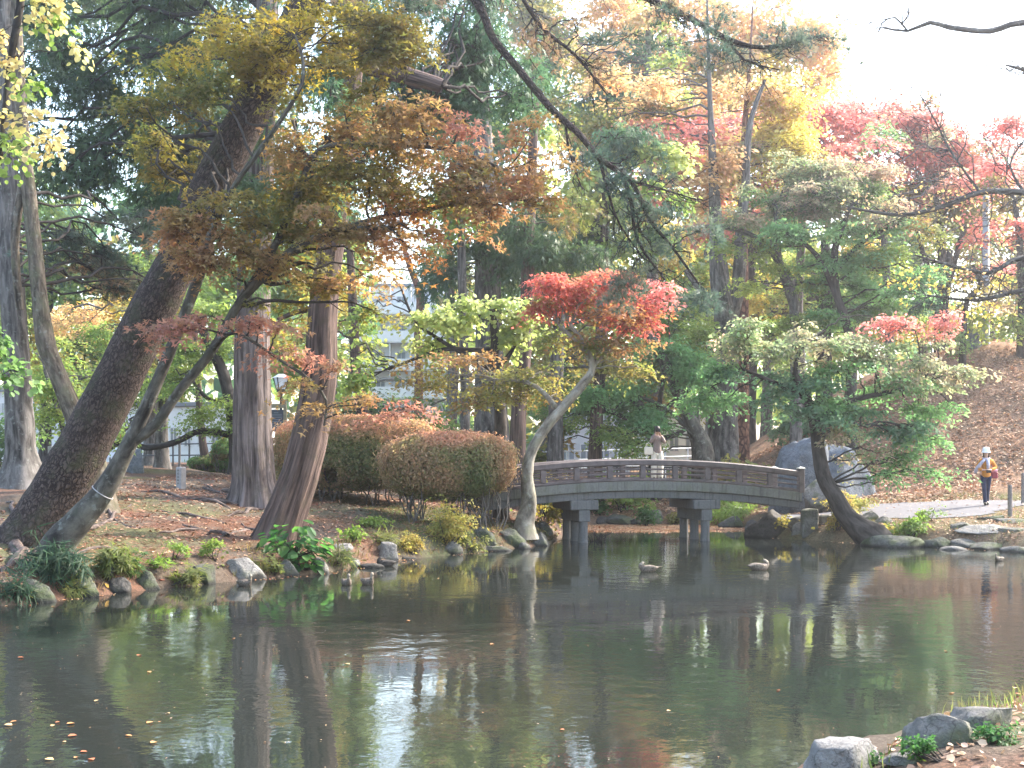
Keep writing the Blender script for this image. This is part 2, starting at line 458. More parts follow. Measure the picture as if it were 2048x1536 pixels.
def limb(name, pts, rads, mat, parent, seg=14, step=.25, flute=0, rough=.06, flare=0.0, seed=0, cap=True):
    pts, rads = catmull(pts, rads, step)
    n=len(pts); tang=np.gradient(pts, axis=0); tang=nrm(tang)
    a=np.zeros_like(pts); ref=np.array([0,1.0,0.05])
    for i in range(n):
        v=np.cross(tang[i], ref); v/=max(np.linalg.norm(v),1e-6); a[i]=v; ref=np.cross(v, tang[i])
    b=np.cross(tang, a)
    th=np.arange(seg+1)/seg*2*pi
    cum=np.concatenate([[0], np.cumsum(np.linalg.norm(np.diff(pts,axis=0),axis=1))])
    ring=a[:,None,:]*np.cos(th)[None,:,None]+b[:,None,:]*np.sin(th)[None,:,None]
    rr=rads[:,None]*np.ones((1,seg+1))
    if flute:
        k=flute; ph=cum[:,None]*.12
        low=np.exp(-cum/1.2)[:,None]
        rr=rr*(1+(.03+.07*low)*np.cos(k*th[None]+ph+seed)+(.018+.035*low)*np.cos((k*2+1)*th[None]-ph*2))
    if flare:
        rr=rr*(1+flare*np.exp(-cum/ .45)[:,None]*(1+.35*np.cos(5*th[None]+seed)))
    circ=pts[:,None,:]+ring*rads[:,None,None]
    rr=rr*(1+rough*2*(vnoise(circ, 2.2/max(.15,rads.max()*2.2), seed)-.5)+rough*(vnoise(circ, 7/max(.15,rads.max()*2.2), seed+1)-.5))
    rr[:,-1]=rr[:,0]
    V=pts[:,None,:]+ring*rr[:,:,None]
    if parent is not None: V=V-np.array(parent.location)
    idx=np.arange(n*(seg+1)).reshape(n,seg+1)
    f=np.stack([idx[:-1,:-1],idx[:-1,1:],idx[1:,1:],idx[1:,:-1]],-1).reshape(-1,4)
    me=np_mesh(name, V.reshape(-1,3), f, 4, smooth=True)
    uvl=me.uv_layers.new(name='UVMap')
    U=np.stack([np.repeat((th/(2*pi))[None]*2*pi*rads.mean(),n,0), np.repeat(cum[:,None],seg+1,1)],-1).reshape(-1,2)
    uvl.data.foreach_set('uv', U[f.reshape(-1)].astype(np.float32).reshape(-1))
    return link(name, me, mat, parent), pts, rads

class TW:
    """bundle of thin twigs"""
    def __init__(s): s.v=[]; s.f=[]; s.n=0
    def add(s, pts, r0, r1, sides=3):
        pts=np.asarray(pts); n=len(pts); t=nrm(np.gradient(pts,axis=0))
        a=nrm(np.cross(t,np.array([.31,.2,.93]))); b=np.cross(t,a)
        th=np.arange(sides)/sides*2*pi
        r=np.linspace(r0,r1,n)
        V=pts[:,None]+(a[:,None]*np.cos(th)[None,:,None]+b[:,None]*np.sin(th)[None,:,None])*r[:,None,None]
        idx=np.arange(n*sides).reshape(n,sides)+s.n; j=np.roll(idx,-1,1)
        s.f.append(np.stack([idx[:-1],j[:-1],j[1:],idx[1:]],-1).reshape(-1,4)); s.v.append(V.reshape(-1,3)); s.n+=n*sides
    def build(s, name, mat, parent):
        if not s.v: return None
        V=np.concatenate(s.v)
        if parent is not None: V=V-np.array(parent.location)
        me=np_mesh(name,V,np.concatenate(s.f),4,smooth=True)
        me.uv_layers.new(name='UVMap')
        return link(name,me,mat,parent)

def wiggle(p0, p1, n, amp, sag=0.0):
    t=np.linspace(0,1,n)[:,None]; p0=np.array(p0); p1=np.array(p1)
    L=np.linalg.norm(p1-p0)
    q=p0*(1-t)+p1*t
    off=np.cumsum(rng.normal(0,1,(n,3)),0); off-=off[0]; off=off-off[-1]*t
    q=q+off*amp*L/n
    q[:,2]+=sag*L*np.sin(t[:,0]*pi)
    return q

TREES = []
def tree(name, label, cat, Y, trunks, blobs, leaf, bark, group=None, leafmat='leaf', twigmat=None, base=None,
         seed=1, flute=0, flare=.3, seg=14, twigs=.35, limbs=(), rough=.06, grow_down=True, branchr=.032, bare=None, lo=.42):
    """trunks/limbs: lists of [(px,py,radius_px[,dY]),...] in photo pixels at distance Y; the first trunk stands on the ground"""
    def cv(p):
        y=Y+(p[3] if len(p)>3 else 0); v=P(p[0],p[1],y); return [v.x,v.y,v.z], p[2]*y/F
    t0=[cv(p) for p in trunks[0]]
    b=t0[0][0]
    g=gz1(b[0],b[1])
    if grow_down and b[2]>g+.05:
        t0=[([b[0],b[1],g-.15], t0[0][1]*1.12)]+t0
    root=empty(name,(t0[0][0][0],t0[0][0][1],max(g,0.0)) if grow_down else tuple(t0[0][0]),label,cat,group)
    nodes=[];
    _,pp,rr=limb('trunk',[p for p,_ in t0],[r for _,r in t0],M[bark],root,seg,.22,flute,rough,flare,seed)
    nodes.append((pp,rr))
    for i,t in enumerate(list(trunks[1:])+list(limbs)):
        q=[cv(p) for p in t]
        _,pp,rr=limb('limb',[p for p,_ in q],[r for _,r in q],M[bark],root,max(6,seg-4),.25,0,rough,0,seed+i+1)
        nodes.append((pp,rr))
    BL=[]
    for bl in blobs:
        px,py,rx,ry,pal=bl[:5]; dY=bl[5] if len(bl)>5 else 0; lai=bl[6] if len(bl)>6 else 2.6
        y=Y+dY; c=P(px,py,y); r=(rx*y/F, max(.35,.75*rx*y/F) if len(bl)<8 else bl[7], ry*y/F)
        k=1 if rx<45 else min(6,int(rx/26)); rs=random.Random(int(px*3+py*7+seed))
        if k==1: BL.append(dict(c=(c.x,c.y,c.z),r=r,pal=pal,lai=lai)); continue
        tot=0; subs=[]
        for j in range(k):
            a=rs.uniform(0,2*pi); q=math.sqrt(rs.random())*.78; ex=rs.uniform(.38,.72); ez=rs.uniform(.40,.75)
            subs.append(((c.x+r[0]*q*math.cos(a)+r[0]*.18*(j%2*2-1),c.y+r[1]*rs.uniform(-.6,.6),c.z+r[2]*q*math.sin(a)*1.15),(r[0]*ex,r[1]*.6,r[2]*ez),ex*ez)); tot+=ex*ez
        for cc,r_,w_ in subs: BL.append(dict(c=cc,r=r_,pal=pal,lai=lai/max(tot,1.0)*1.05))
    tw=TW()
    if BL:
        co,sp=crown('crown',BL,leaf,root,M[leafmat],seed)
        cut=[(n[0],n[1]) if i_ else (n[0][int(len(n[0])*lo):],n[1][int(len(n[0])*lo):]) for i_,n in enumerate(nodes)]
        AP=np.concatenate([n[0] for n in cut]); AR=np.concatenate([n[1] for n in cut])
        for b_,pts in sp:
            c=np.array(b_['c'])
            dd=np.linalg.norm(AP-c,axis=1)+np.maximum(0,AP[:,2]-c[2])*1.5
            k=int(dd.argmin()); L=np.linalg.norm(AP[k]-c)
            r0=min(AR[k]*.6,branchr*(.5+L*.25))
            main=wiggle(AP[k],c,10,.36,.06)
            tw.add(main,r0,r0*.35,6)
            # continue through blob
            ns=len(pts); m=max(2,int(min(ns,60)*twigs*2))
            for s_ in pts[rng.permutation(ns)[:m]]:
                d=np.linalg.norm(main-s_,axis=1); j=int(d.argmin()) if rng.random()<.6 else rng.integers(5,10)
                tw.add(wiggle(main[j],s_,6,.5,-.02),r0*.28,.004,3)
    if bare:
        cnt,L0,L1,dirv,skip,rt=bare
        for i_,(pp_,rr_) in enumerate(nodes):
            if i_ in skip: continue
            for _ in range(int(cnt*min(1.6,len(pp_)/14))):
                k=int(len(pp_)*(.22+.78*rng.random()))-1; k=min(max(k,1),len(pp_)-2); a0=pp_[k]; t_=pp_[k+1]-pp_[k-1]; t_/=np.linalg.norm(t_)
                d_=t_*rng.uniform(.4,1.1)+rng.normal(0,.55,3)+np.array(dirv); d_/=np.linalg.norm(d_); L_=rng.uniform(L0,L1)*(1.1-.5*k/len(pp_))
                q_=wiggle(a0,a0+d_*L_,8,.7,.03); r_0=min(rr_[k]*.6,rt*3.2); tw.add(q_,r_0,rt,4)
                for _j in range(4):
                    kk=rng.integers(2,8); d2=d_*.7+rng.normal(0,.5,3)+np.array(dirv)*.5; d2/=np.linalg.norm(d2)
                    tw.add(wiggle(q_[kk],q_[kk]+d2*L_*rng.uniform(.25,.6),5,.6,.02),rt*1.6,rt*.7,3)
    tw.build('twigs',M[twigmat or bark],root)
    TREES.append(root)
    return root

# ---------------------------------------------------------------- ground, water, path
PATH = np.array([(7.9,36.3),(9.3,36.9),(10.2,36.3),(11.2,35.2),(13.2,34.9),(15,36.9),(20,38.0),(40,36.5),(40,38.2),(26,38.9),(18,39.6),(14,40.2),(11,40.4),(9.4,40.2),(8.3,38.6)])
def axis(lo, hi, segs):
    out=[lo]; 
    for a,b,s in segs:
        out += list(np.arange(max(a,out[-1]+s), b+1e-6, s))
    out.append(hi) if out[-1]<hi else None
    return np.array(out)
gx = axis(-250, 250, [(-240,-60,36),(-60,-20,4),(-20,-10,.6),(-10,16,.2),(16,26,.6),(26,60,3),(60,240,36)])
gy = axis(-60, 500, [(-30,0,6),(0,8,1.0),(8,14,.25),(14,18,.6),(18,48,.2),(48,60,.5),(60,100,3),(100,460,60)])
GX, GY = np.meshgrid(gx, gy)
GZ = gz(GX, GY)
def region_cols(x, y):
    P3=np.stack([x,y,0*x],-1)
    n1=vnoise(P3,.5,21); n2=vnoise(P3,1.6,22); n3=vnoise(P3,5,23)
    def L(a,b,t): t=np.clip(t,0,1)[...,None]; return np.array(a)*(1-t)+np.array(b)*t if not isinstance(a,np.ndarray) else a*(1-t)+np.array(b)*t
    c=L((.105,.085,.068),(.155,.078,.052),(vnoise(P3,.9,41)*.8+n2*.5+n3*.3-.80)*5)
    c=L(c,(.12,.125,.055),(n1-.55)*4*(.4+n3))
    # greener slope below the clipped hedge
    gp=np.exp(-((x+1.9-(y-32)*-.1)**2/3.0+(y-32.5)**2/10))
    c=L(c,(.085,.115,.045),gp*1.6*(n3+.35)-.1)
    dh=-sdist(x,y,HILL)
    lit=L((.13,.095,.065),(.33,.19,.115),(n2*1.0+n3*.8-.42)*1.7)
    k=S01((dh+1.2)/1.4)[...,None]; c=c*(1-k)+lit*k
    # thin grass strip at the hill's foot
    k=(np.exp(-((dh-.1)/.55)**2)*S01((x-8)/2)*.8)[...,None]; c=c*(1-k)+np.array((.12,.14,.055))*k
    kb=(S01((x-1.2)/.8)*S01((y-41)/1.5)*(dh<0)*.9)[...,None]; c=c*(1-kb)+lit*kb
    wr=(S01((x-7)/2)*S01((y-28)/4)*(dh<-1)*.7)[...,None]; c=c*(1-wr)+L((.16,.14,.08),(.26,.17,.11),n3*1.5-.3)*wr
    return c
gc = region_cols(GX, GY)
idx=np.arange(GX.size).reshape(GX.shape)
gf=np.stack([idx[:-1,:-1],idx[:-1,1:],idx[1:,1:],idx[1:,:-1]],-1).reshape(-1,4)
m,nt,out=newmat('forest_floor')
a=nt.nodes.new('ShaderNodeAttribute'); a.attribute_name='tint'
v=mapping(nt); n1=noise(nt,14,6,v,.7); n2=noise(nt,45,4,v,.7)
c=mixc(nt,ramp(nt,n1.outputs[0],[(.35,(0,0,0)),(.65,(1,1,1))]).outputs[0],a.outputs['Color'],(.06,.042,.03))
hs=nt.nodes.new('ShaderNodeHueSaturation'); hs.inputs['Value'].default_value=1.5; nt.links.new(a.outputs['Color'],hs.inputs['Color'])
c=mixc(nt,ramp(nt,n2.outputs[0],[(.52,(0,0,0)),(.66,(.8,)*3)]).outputs[0],c,hs.outputs[0])
bsdf(nt,out,c,.95,n1.outputs[0],.7,.06,.1); M['ground']=m
ground=link('ground',np_mesh('ground',np.stack([GX,GY,GZ],-1).reshape(-1,3),gf,4,gc.reshape(-1,3),smooth=True),m); tag(ground,kind='structure')

# water
m,nt,out=newmat('pond_water')
v=mapping(nt,(1,1,1)); nA=noise(nt,2.6,3,v,.5); v2=mapping(nt,(1,1,1)); nB=noise(nt,11,3,v2,.5); nC=noise(nt,.22,2,v2,.5)
amp=ramp(nt,nC.outputs[0],[(.40,(.18,)*3),(.60,(1.3,)*3)])
mu=nt.nodes.new('ShaderNodeMath'); mu.operation='MULTIPLY_ADD'; nt.links.new(nB.outputs[0],mu.inputs[0]); mu.inputs[1].default_value=.22; nt.links.new(nA.outputs[0],mu.inputs[2])
m2=nt.nodes.new('ShaderNodeMath'); m2.operation='MULTIPLY'; nt.links.new(mu.outputs[0],m2.inputs[0]); nt.links.new(amp.outputs[0],m2.inputs[1])
bn=nt.nodes.new('ShaderNodeBump'); bn.inputs['Strength'].default_value=.5; bn.inputs['Distance'].default_value=.015
nt.links.new(m2.outputs[0],bn.inputs['Height'])
b=nt.nodes.new('ShaderNodeBsdfPrincipled'); b.inputs['Base Color'].default_value=(.016,.019,.016,1); b.inputs['Roughness'].default_value=.025
b.inputs['IOR'].default_value=1.36; b.inputs['Specular IOR Level'].default_value=.6
nt.links.new(bn.outputs[0],b.inputs['Normal']); nt.links.new(b.outputs[0],out.inputs[0]); M['water']=m
wx=np.linspace(-21,26,48); wy=np.linspace(2,45,44); WX,WY=np.meshgrid(wx,wy); idx=np.arange(WX.size).reshape(WX.shape)
wf=np.stack([idx[:-1,:-1],idx[:-1,1:],idx[1:,1:],idx[1:,:-1]],-1).reshape(-1,4)
tag(link('water',np_mesh('water',np.stack([WX,WY,0*WX],-1).reshape(-1,3),wf,4,smooth=True),m),kind='structure')

# path: a sheet cut from a fine grid, a little above the ground
px_=np.arange(7.5,40,.25); py_=np.arange(34,41,.2); PX,PY=np.meshgrid(px_,py_)
dp=sdist(PX,PY,PATH); pz=gz(PX,PY)
pz=.42+S01((PY-34.5)/6)*.5*1.0+0*pz
pz=np.maximum(gz(PX,PY)+.02, .55)
idx=np.arange(PX.size).reshape(PX.shape)
pf=np.stack([idx[:-1,:-1],idx[:-1,1:],idx[1:,1:],idx[1:,:-1]],-1).reshape(-1,4)
ok=(dp.reshape(-1)[pf]<.12).all(1)
m=mat_plain('path_gravel',(.115,.11,.115),.95,.18,9,.4,.01); M['path']=m
tag(link('path',np_mesh('path',np.stack([PX,PY,pz],-1).reshape(-1,3),pf[ok],4,smooth=True),m),kind='structure')

# ---------------------------------------------------------------- leaf litter, grass
def scatter(name, n, xr, yr, cond, pal, size, shape='leaf', lift=.012, tilt=.35, up=False, mat='litter', hgt=None):
    x=rng.uniform(*xr,n); y=rng.uniform(*yr,n)
    k=cond(x,y); x=x[k]; y=y[k]
    z=gz(x,y) if hgt is None else np.full(len(x),hgt)
    C=np.stack([x,y,z+lift],-1)
    if up:
        D=rng.normal(0,.35,C.shape); D[:,2]=1; Nn=rng.normal(0,1,C.shape)
    else:
        D=rng.normal(0,1,C.shape); D[:,2]*=tilt*.6; Nn=rng.normal(0,tilt,C.shape); Nn[:,2]=1
    sz=size*(.6+.7*rng.random(len(x)))
    cols=pick(pal,C,31,.3,fr=3)
    cols=cols*(.7+.6*rng.random((len(x),1)))
    V,f,cl=leaf_arrays(C,D,Nn,sz,np.clip(cols,0,1),shape)
    o=link(name,np_mesh(name,V,f,3,cl),M[mat]); return tag(o,kind='stuff')
pd=lambda x,y: sdist(x,y,POND)
hd=lambda x,y: -sdist(x,y,HILL)
PAL['bankleaf']=[(.16,.08,.05),(.30,.16,.09),(.42,.28,.17),(.24,.07,.04)]
PAL['needlebrown']=[(.17,.055,.03),(.22,.075,.04),(.28,.11,.05),(.13,.06,.035)]
PAL['hillleaf']=[(.24,.13,.08),(.38,.23,.14),(.50,.33,.21),(.34,.16,.08)]
PAL['floatleaf']=[(.38,.16,.06),(.46,.24,.11),(.50,.36,.22),(.30,.10,.05)]
PAL['fern']=[(.10,.11,.04),(.17,.16,.055),(.24,.18,.07),(.15,.09,.05)]
PAL['grass']=[(.07,.11,.03),(.11,.15,.04),(.16,.17,.05),(.20,.17,.07)]
tag(scatter('fallen_leaves',16000,(-11,2),(19,42),lambda x,y:(pd(x,y)>.1)&(x<(y-19)*.09+.8),'bankleaf',.095),'scattered tan and brown fallen leaves over the left bank','leaf litter')
tag(scatter('needle_litter',30000,(-11,1.5),(20,40),lambda x,y:(pd(x,y)>.15)&(vnoise(np.stack([x,y,0*x],-1),.9,41)>.47),'needlebrown',.16,'blade',.015,.35),'reddish brown fallen needle litter in drifts on the left bank','leaf litter')
tag(scatter('hillside_leaves',52000,(6.5,22),(40,56),lambda x,y:(hd(x,y)>-.3)&(vnoise(np.stack([x,y,0*x],-1),.8,43)+.25*rng.random(len(x))>.48),'hillleaf',.115,'leaf',.02,.5),'pinkish tan fallen leaves covering the slope on the right','leaf litter')
tag(scatter('far_bank_leaves',12000,(1.4,9),(42,54),lambda x,y:(pd(x,y)>.3)&(hd(x,y)<0),'hillleaf',.11,'leaf',.02,.4),'tan fallen leaves on the far bank seen under the bridge','leaf litter')
tag(scatter('shore_leaves',9000,(7.5,17),(31,41),lambda x,y:(pd(x,y)>.2)&(hd(x,y)<.2)&((sdist(x,y,PATH)>.1)|(rng.random(len(x))<.06)),'hillleaf',.08,'leaf',.03,.4),'pale fallen leaves between the stones and path on the right','leaf litter')
tag(scatter('near_shore_leaves',2200,(2,8),(8,13),lambda x,y:(pd(x,y)>.25),'hillleaf',.06,'broad',.01,.5),'large pale fallen leaves on the near shore','leaf litter')
tag(scatter('floating_leaves',16000,(1.5,8),(38.4,43.6),lambda x,y:(pd(x,y)<-.02)&(y-39.3-.25*(x-4)**2*.2+rng.normal(0,.35,len(x))>.0),'floatleaf',.10,'leaf',.004,.03,hgt=.003),'mat of orange pink leaves floating beyond the bridge','floating leaves')
tag(scatter('shoreline_leaves',26000,(-12,12),(18,37),lambda x,y:(pd(x,y)<.02)&(pd(x,y)>-.22-.5*vnoise(np.stack([x,y,0*x],-1),.5,44)**3)&(vnoise(np.stack([x,y,0*x],-1),1.1,45)>.45),'floatleaf',.06,'leaf',.004,.04,hgt=.003),'orange leaves gathered on the water along the left shoreline','floating leaves')
tag(scatter('bank_grass',26000,(-6,2),(24,42),lambda x,y:(pd(x,y)>.25)&(np.exp(-((x+1.9)**2/3.0+(y-32.5)**2/9))+.35*(vnoise(np.stack([x,y,0*x],-1),1.4,46))>.45),'grass',.09,'blade',0,.3,True,'leaf'),'short green grass on the slope under the clipped hedge','grass')
tag(scatter('shore_grass',16000,(7.8,18),(31.2,42),lambda x,y:(pd(x,y)>.15)&(hd(x,y)<.5)&(sdist(x,y,PATH)>.05)&(vnoise(np.stack([x,y,0*x],-1),1.2,47)>.5),'grass',.11,'blade',0,.3,True,'leaf'),'grass between the stones and beside the path on the right','grass')
tag(scatter('near_grass',2600,(2.4,7),(8.5,13),lambda x,y:(pd(x,y)>.02)&(pd(x,y)<.9)&(vnoise(np.stack([x,y,0*x],-1),2,48)>.45),'grass',.14,'blade',0,.3,True,'leaf'),'thin pale grass between the near shore stones','grass')

# ---------------------------------------------------------------- trees
MN=('maple3',.10,.30,26,1.3); MM=('leaf',.125,.36,30,1.25); MF=('leaf',.21,.5,24,1.1); MQ=('maple3',.12,.34,24,1.3)
BR=('broad',.14,.32,14,.7); FR=('leaf',.24,.55,22,.8); FF=('leaf',.34,.9,22,.7)
CY=('frond',.30,.42,20,'hang'); CD=('frond',.38,.5,20,'hang'); PN=('tuft',.17,.26,12,1.0)

# --- left bank, front
lp=tree('pine_tree','massive dark pine trunk leaning right over the left bank','tree',23.5,
 [[(28,1128,62),(70,1068,60),(170,885,50),(265,700,45),(365,500,41),(455,310,39),(540,150,37,.2),(600,30,34,.4),(680,-160,30,.6),(760,-420,22,.8)]],
 [(1280,540,90,80,'pine',-2.2,.75),(1240,400,80,40,'pine',-2.2,.8),(1190,320,60,35,'pine',-2,.7),(1380,500,60,50,'pine',-2.2,1.1),(1310,350,70,28,'pine',-2.2,1.1),(1400,585,42,36,'pine',-2.2,1.4),(1330,430,70,36,'pine',-2.2,.9),
  (1400,60,110,35,'pine',-1.2,1.0),(1540,85,110,30,'pine',-1.2,1.1),(1500,125,80,25,'pine',-1.2,.8),(1640,80,50,20,'pine',-1.2,.9),(1330,20,60,40,'deadpine',-1.2,1),
  (1120,60,80,60,'deadpine',-1.6,.5),(1180,130,60,40,'deadpine',-1.6,.5),(900,-20,120,50,'deadpine',-1,.5),(1230,60,60,40,'pine',-1.5,.8),
  (680,20,60,40,'deadpine',-.5,.6),(760,-90,220,70,'pine',1,1.2),(500,-120,200,60,'pine',1,1)],
 PN,'bark_pine',leafmat='needle',twigmat='bark_dark',seed=11,flare=.22,seg=24,bare=(16,.3,1.0,(.15,0,-.35),(0,),.005),twigs=1.6,rough=.05,branchr=.03,
 limbs=[[(700,-210,20),(820,-160,14,-.8),(950,0,8,-1.5),(985,75,7.5,-1.65),(1035,135,7.5,-1.8),(1100,215,7,-2),(1160,270,6.5,-2.1),(1200,318,6,-2.15),(1262,362,5,-2.2),(1300,440,4,-2.2),(1345,495,2.8,-2.2),(1410,585,1.5,-2.2)],
        [(1240,340,6,-2.2),(1262,400,4,-2.2),(1275,480,3,-2.3),(1330,560,1.8,-2.3)],
        [(720,-260,16),(950,-180,13,-.8),(1150,-60,11,-1),(1290,-5,6.5,-1.2),(1370,30,6,-1.2),(1450,75,5.5,-1.2),(1530,95,4.5,-1.2),(1650,70,2,-1.2)],
        [(900,-200,8,-.8),(1010,-60,5,-1.5),(1080,50,4,-1.6),(1150,110,3,-1.6),(1215,190,1.5,-1.6)],[(1200,318,4,-2.15),(1215,380,3,-2.2),(1240,450,2,-2.2),(1290,520,1.2,-2.2)],[(1262,362,3,-2.2),(1330,380,2.2,-2.2),(1395,400,1.2,-2.2)],[(1450,75,3,-1.2),(1490,120,2,-1.2),(1560,140,1,-1.2)],[(1130,240,2.5,-2),(1140,310,2,-2.1),(1165,380,1,-2.1)]])
for q in ([(690,120,8,.6),(750,130,17,.5),(810,150,15,.4),(880,170,12,.3)],):
    pass
mp=tree('maple_tree','slim forked maple leaning right with olive and rust leaves over the left bank','tree',21.6,
 [[(112,1100,30),(150,1050,27),(205,985,22),(245,915,18),(272,860,14),(320,750,12),(365,640,11),(400,545,11,.2),(430,450,8,.4),(470,370,5,-.1),(520,300,5,-.3),(565,235,4.5,-.4),(603,170,4,-.4),(605,115,3,-.3),(590,70,1.5,-.2)]],
 [(420,120,170,60,'gold',1.0,2.4),(560,60,160,60,'gold',.8,2.2),(700,70,150,60,'olive',.4,2.4),(800,130,110,60,'olive',-.2,2.2),(350,180,100,50,'olive',.8,2),
  (560,190,70,50,'gold',3.0,1.6),(640,170,80,60,'olive',.0,1.6),(350,330,80,60,'olive',2.9,2.0),(420,300,60,40,'olive',2.9,1.4),(590,260,60,40,'gold',2.8,1.3),
  (690,280,130,65,'rust',.2,2.2),(860,270,150,55,'rust',-.4,2.4),(1010,300,100,70,'rust',-.8,2.4),(830,350,170,60,'olive',-.2,2.4),(990,390,110,60,'rust',-.8,2.2),(680,370,150,50,'olive',.2,2.2),
  (560,420,150,50,'olive',.0,2.4),(430,440,100,45,'rust',-.4,2.4),(400,520,90,40,'rust',-.6,2.4),(500,510,100,45,'rust',-.5,2.2),(600,500,90,50,'olive',.2,2.2),(720,460,120,40,'rust',-.6,2.6),(820,450,100,50,'orange',-.8,2.2),
  (860,500,70,35,'orange',-.8,2.0),(700,530,100,40,'rust',.4,1.8),(620,560,60,40,'olive',.6,1.6),(690,600,70,45,'olive',.8,1.2),(560,590,60,30,'olive',.3,1.5),
  (400,640,95,26,'salmon',-1,2.4),(500,660,80,28,'salmon',-1,2.3),(560,700,50,22,'salmon',-1,2),(620,745,70,26,'salmon',-1.2,2.4),(600,775,40,20,'rust',-1.2,2),
  (700,800,60,16,'rust',-.5,2.2),(770,815,60,18,'salmon',-.5,2.2),(830,820,45,16,'salmon',-.5,2),(640,815,40,14,'rust',-.6,1.8),(770,370,60,40,'rust',.0,1.6),(930,240,50,30,'salmon',-.5,2)],
 MN,'bark_maple',twigmat='bark_dark',seed=12,flare=.5,seg=18,twigs=.5,branchr=.035,
 limbs=[[(262,885,12),(310,850,10.5),(360,780,10),(425,700,9.5),(470,620,9,.1),(520,560,9,.1),(600,490,8,-.2),(690,460,6,-.5),(780,455,4,-.7)],
        [(475,610,8,.1),(540,510,7.5,.2),(590,400,7,.3),(640,300,6,.3),(760,290,5,0),(900,300,4,-.5),(1010,340,3,-.8)],
        [(425,700,6),(470,665,4,-.7),(560,720,3,-1),(620,760,3,-1.2),(652,800,2.5,-.9),(648,850,2,-.6)],
        [(600,490,6,-.2),(740,440,5,-.3),(850,420,5,-.5),(920,405,5,-.5),(985,410,4,-.6)]])
# metal tag band on the slim maple
t5=tree('conifer_tree','straight grey brown ridged conifer trunk with spreading roots left of the hedge','tree',33.0,
 [[(510,998,50),(508,960,41),(505,880,38),(504,760,36),(505,640,34),(510,500,32),(520,300,28),(530,100,24),(540,-100,19),(550,-400,8)]],
 [(220,150,130,70,'conifer',2,1.9),(110,290,110,50,'conifer',2,1.5),(290,260,150,80,'conifer',2,2.4),(160,80,130,60,'conifer',3,1.6),(330,80,150,70,'conifer',2,2.2),(250,370,160,60,'conifer',2,2.2),(400,260,120,90,'conifer',2,2.2),
  (340,440,110,50,'conifer',2,2.0),(140,350,70,35,'conifer',2,1.4),(430,20,200,60,'conifer',2,2),(525,330,60,70,'conifer',-1.6,1.7),(515,430,60,60,'conifer',-1.6,1.6),(530,230,60,60,'conifer',-1.5,1.5),(500,520,50,40,'green',-1.6,1.2),(620,330,90,70,'conifer',1,2.0),(590,420,60,40,'conifer',1,1.6),(250,-60,300,70,'conifer',2,1.6)],
 CD,'bark_cedar',leafmat='needle',twigmat='bark_dark',seed=13,flute=9,flare=.1,seg=40,twigs=.3,rough=.03)
t6=tree('redwood_tree','reddish peeling conifer trunk at the water edge curving up beside the hedge','tree',27.3,
 [[(548,1092,46),(575,1020,40),(605,930,37),(628,830,36),(640,740,34),(645,640,30),(655,540,27),(680,380,24),(700,200,20),(720,0,16),(740,-300,8)]],
 [(670,330,50,70,'cypress',-1.2,1.4),(690,220,60,60,'cypress',-1.2,1.4),(700,130,160,90,'cypress',5,2.0),(850,100,170,80,'cypress',5,2.4),(950,180,120,90,'cypress',5,2.4),(800,230,150,60,'cypress',5,2.0),(960,60,110,70,'cypress',5,2.2),(850,0,200,60,'cypress',5,2.2),(1010,210,70,60,'cypress',5,2),(680,330,90,50,'cypress',5,1.4),(760,170,90,50,'cypress',5,2)],
 CY,'bark_cedar_red',leafmat='needle',twigmat='bark_dark',seed=14,flute=8,flare=.05,seg=40,twigs=.3,rough=.03,
 limbs=[[(650,600,5),(600,545,4),(560,520,3)],[(648,610,6),(590,625,5),(555,640,4)],
        [(690,105,6,3),(745,130,22,2.8),(810,150,18,2.6),(885,172,14,2.5)]])
tree('tall_tree','thick grey trunk standing at the far left edge','tree',32.5,
 [[(45,945,36),(42,900,28),(35,760,27),(25,600,24),(18,450,22),(12,250,20),(5,0,17),(0,-200,12)]],
 [(20,20,120,60,'cypress',1,1.4),(-40,200,120,90,'conifer',1,1.4)],CD,'bark_grey',leafmat='needle',seed=15,flare=.6,seg=20,twigs=.2)
tree('curved_tree','bare curved brown trunk with a burl rising behind the leaning pine','tree',28.5,
 [[(190,985,34),(178,900,26),(150,835,20),(112,740,17),(92,685,19),(80,600,15.5),(68,480,15),(52,330,13),(40,180,11),(30,-50,9)]],
 [(150,500,120,60,'pine',3,.9),(240,470,110,50,'pine',3,1.1),(280,560,110,50,'pine',3,1.0),(180,560,90,35,'deadpine',3,1.0)],PN,'bark_brown',leafmat='needle',twigmat='bark_dark',seed=16,flare=.4,seg=16,twigs=.6,
 limbs=[[(52,330,9),(30,480,8.5,.2),(40,620,8,.3)]])
tree('linden_tree','overhanging branch with large pale yellow heart shaped leaves at the top left corner','tree',13.0,
 [[(-330,1100,40),(-300,700,36),(-240,300,30),(-160,0,24),(-80,-260,16)]],
 [(60,40,90,45,'cream',0,1.3),(130,30,70,30,'lightgreen',0,1.2),(40,130,45,40,'cream',0,.8),(60,230,70,40,'cream',0,1.3),(20,300,50,40,'lightgreen',0,1.3),(110,290,50,25,'cream',0,1.2),(60,180,40,25,'lightgreen',0,1.0),(160,95,30,18,'cream',0,1.0),(20,740,34,34,'green',0,1.6),(-20,690,40,40,'green',0,1.6)],
 ('broad',.075,.16,10,.6),'bark_dark',seed=17,flare=.2,seg=14,twigs=.5,grow_down=True,branchr=.012,
 limbs=[[(-90,-240,10),(20,-150,9),(42,-20,8),(28,80,7.5),(12,190,5),(0,330,4)]])
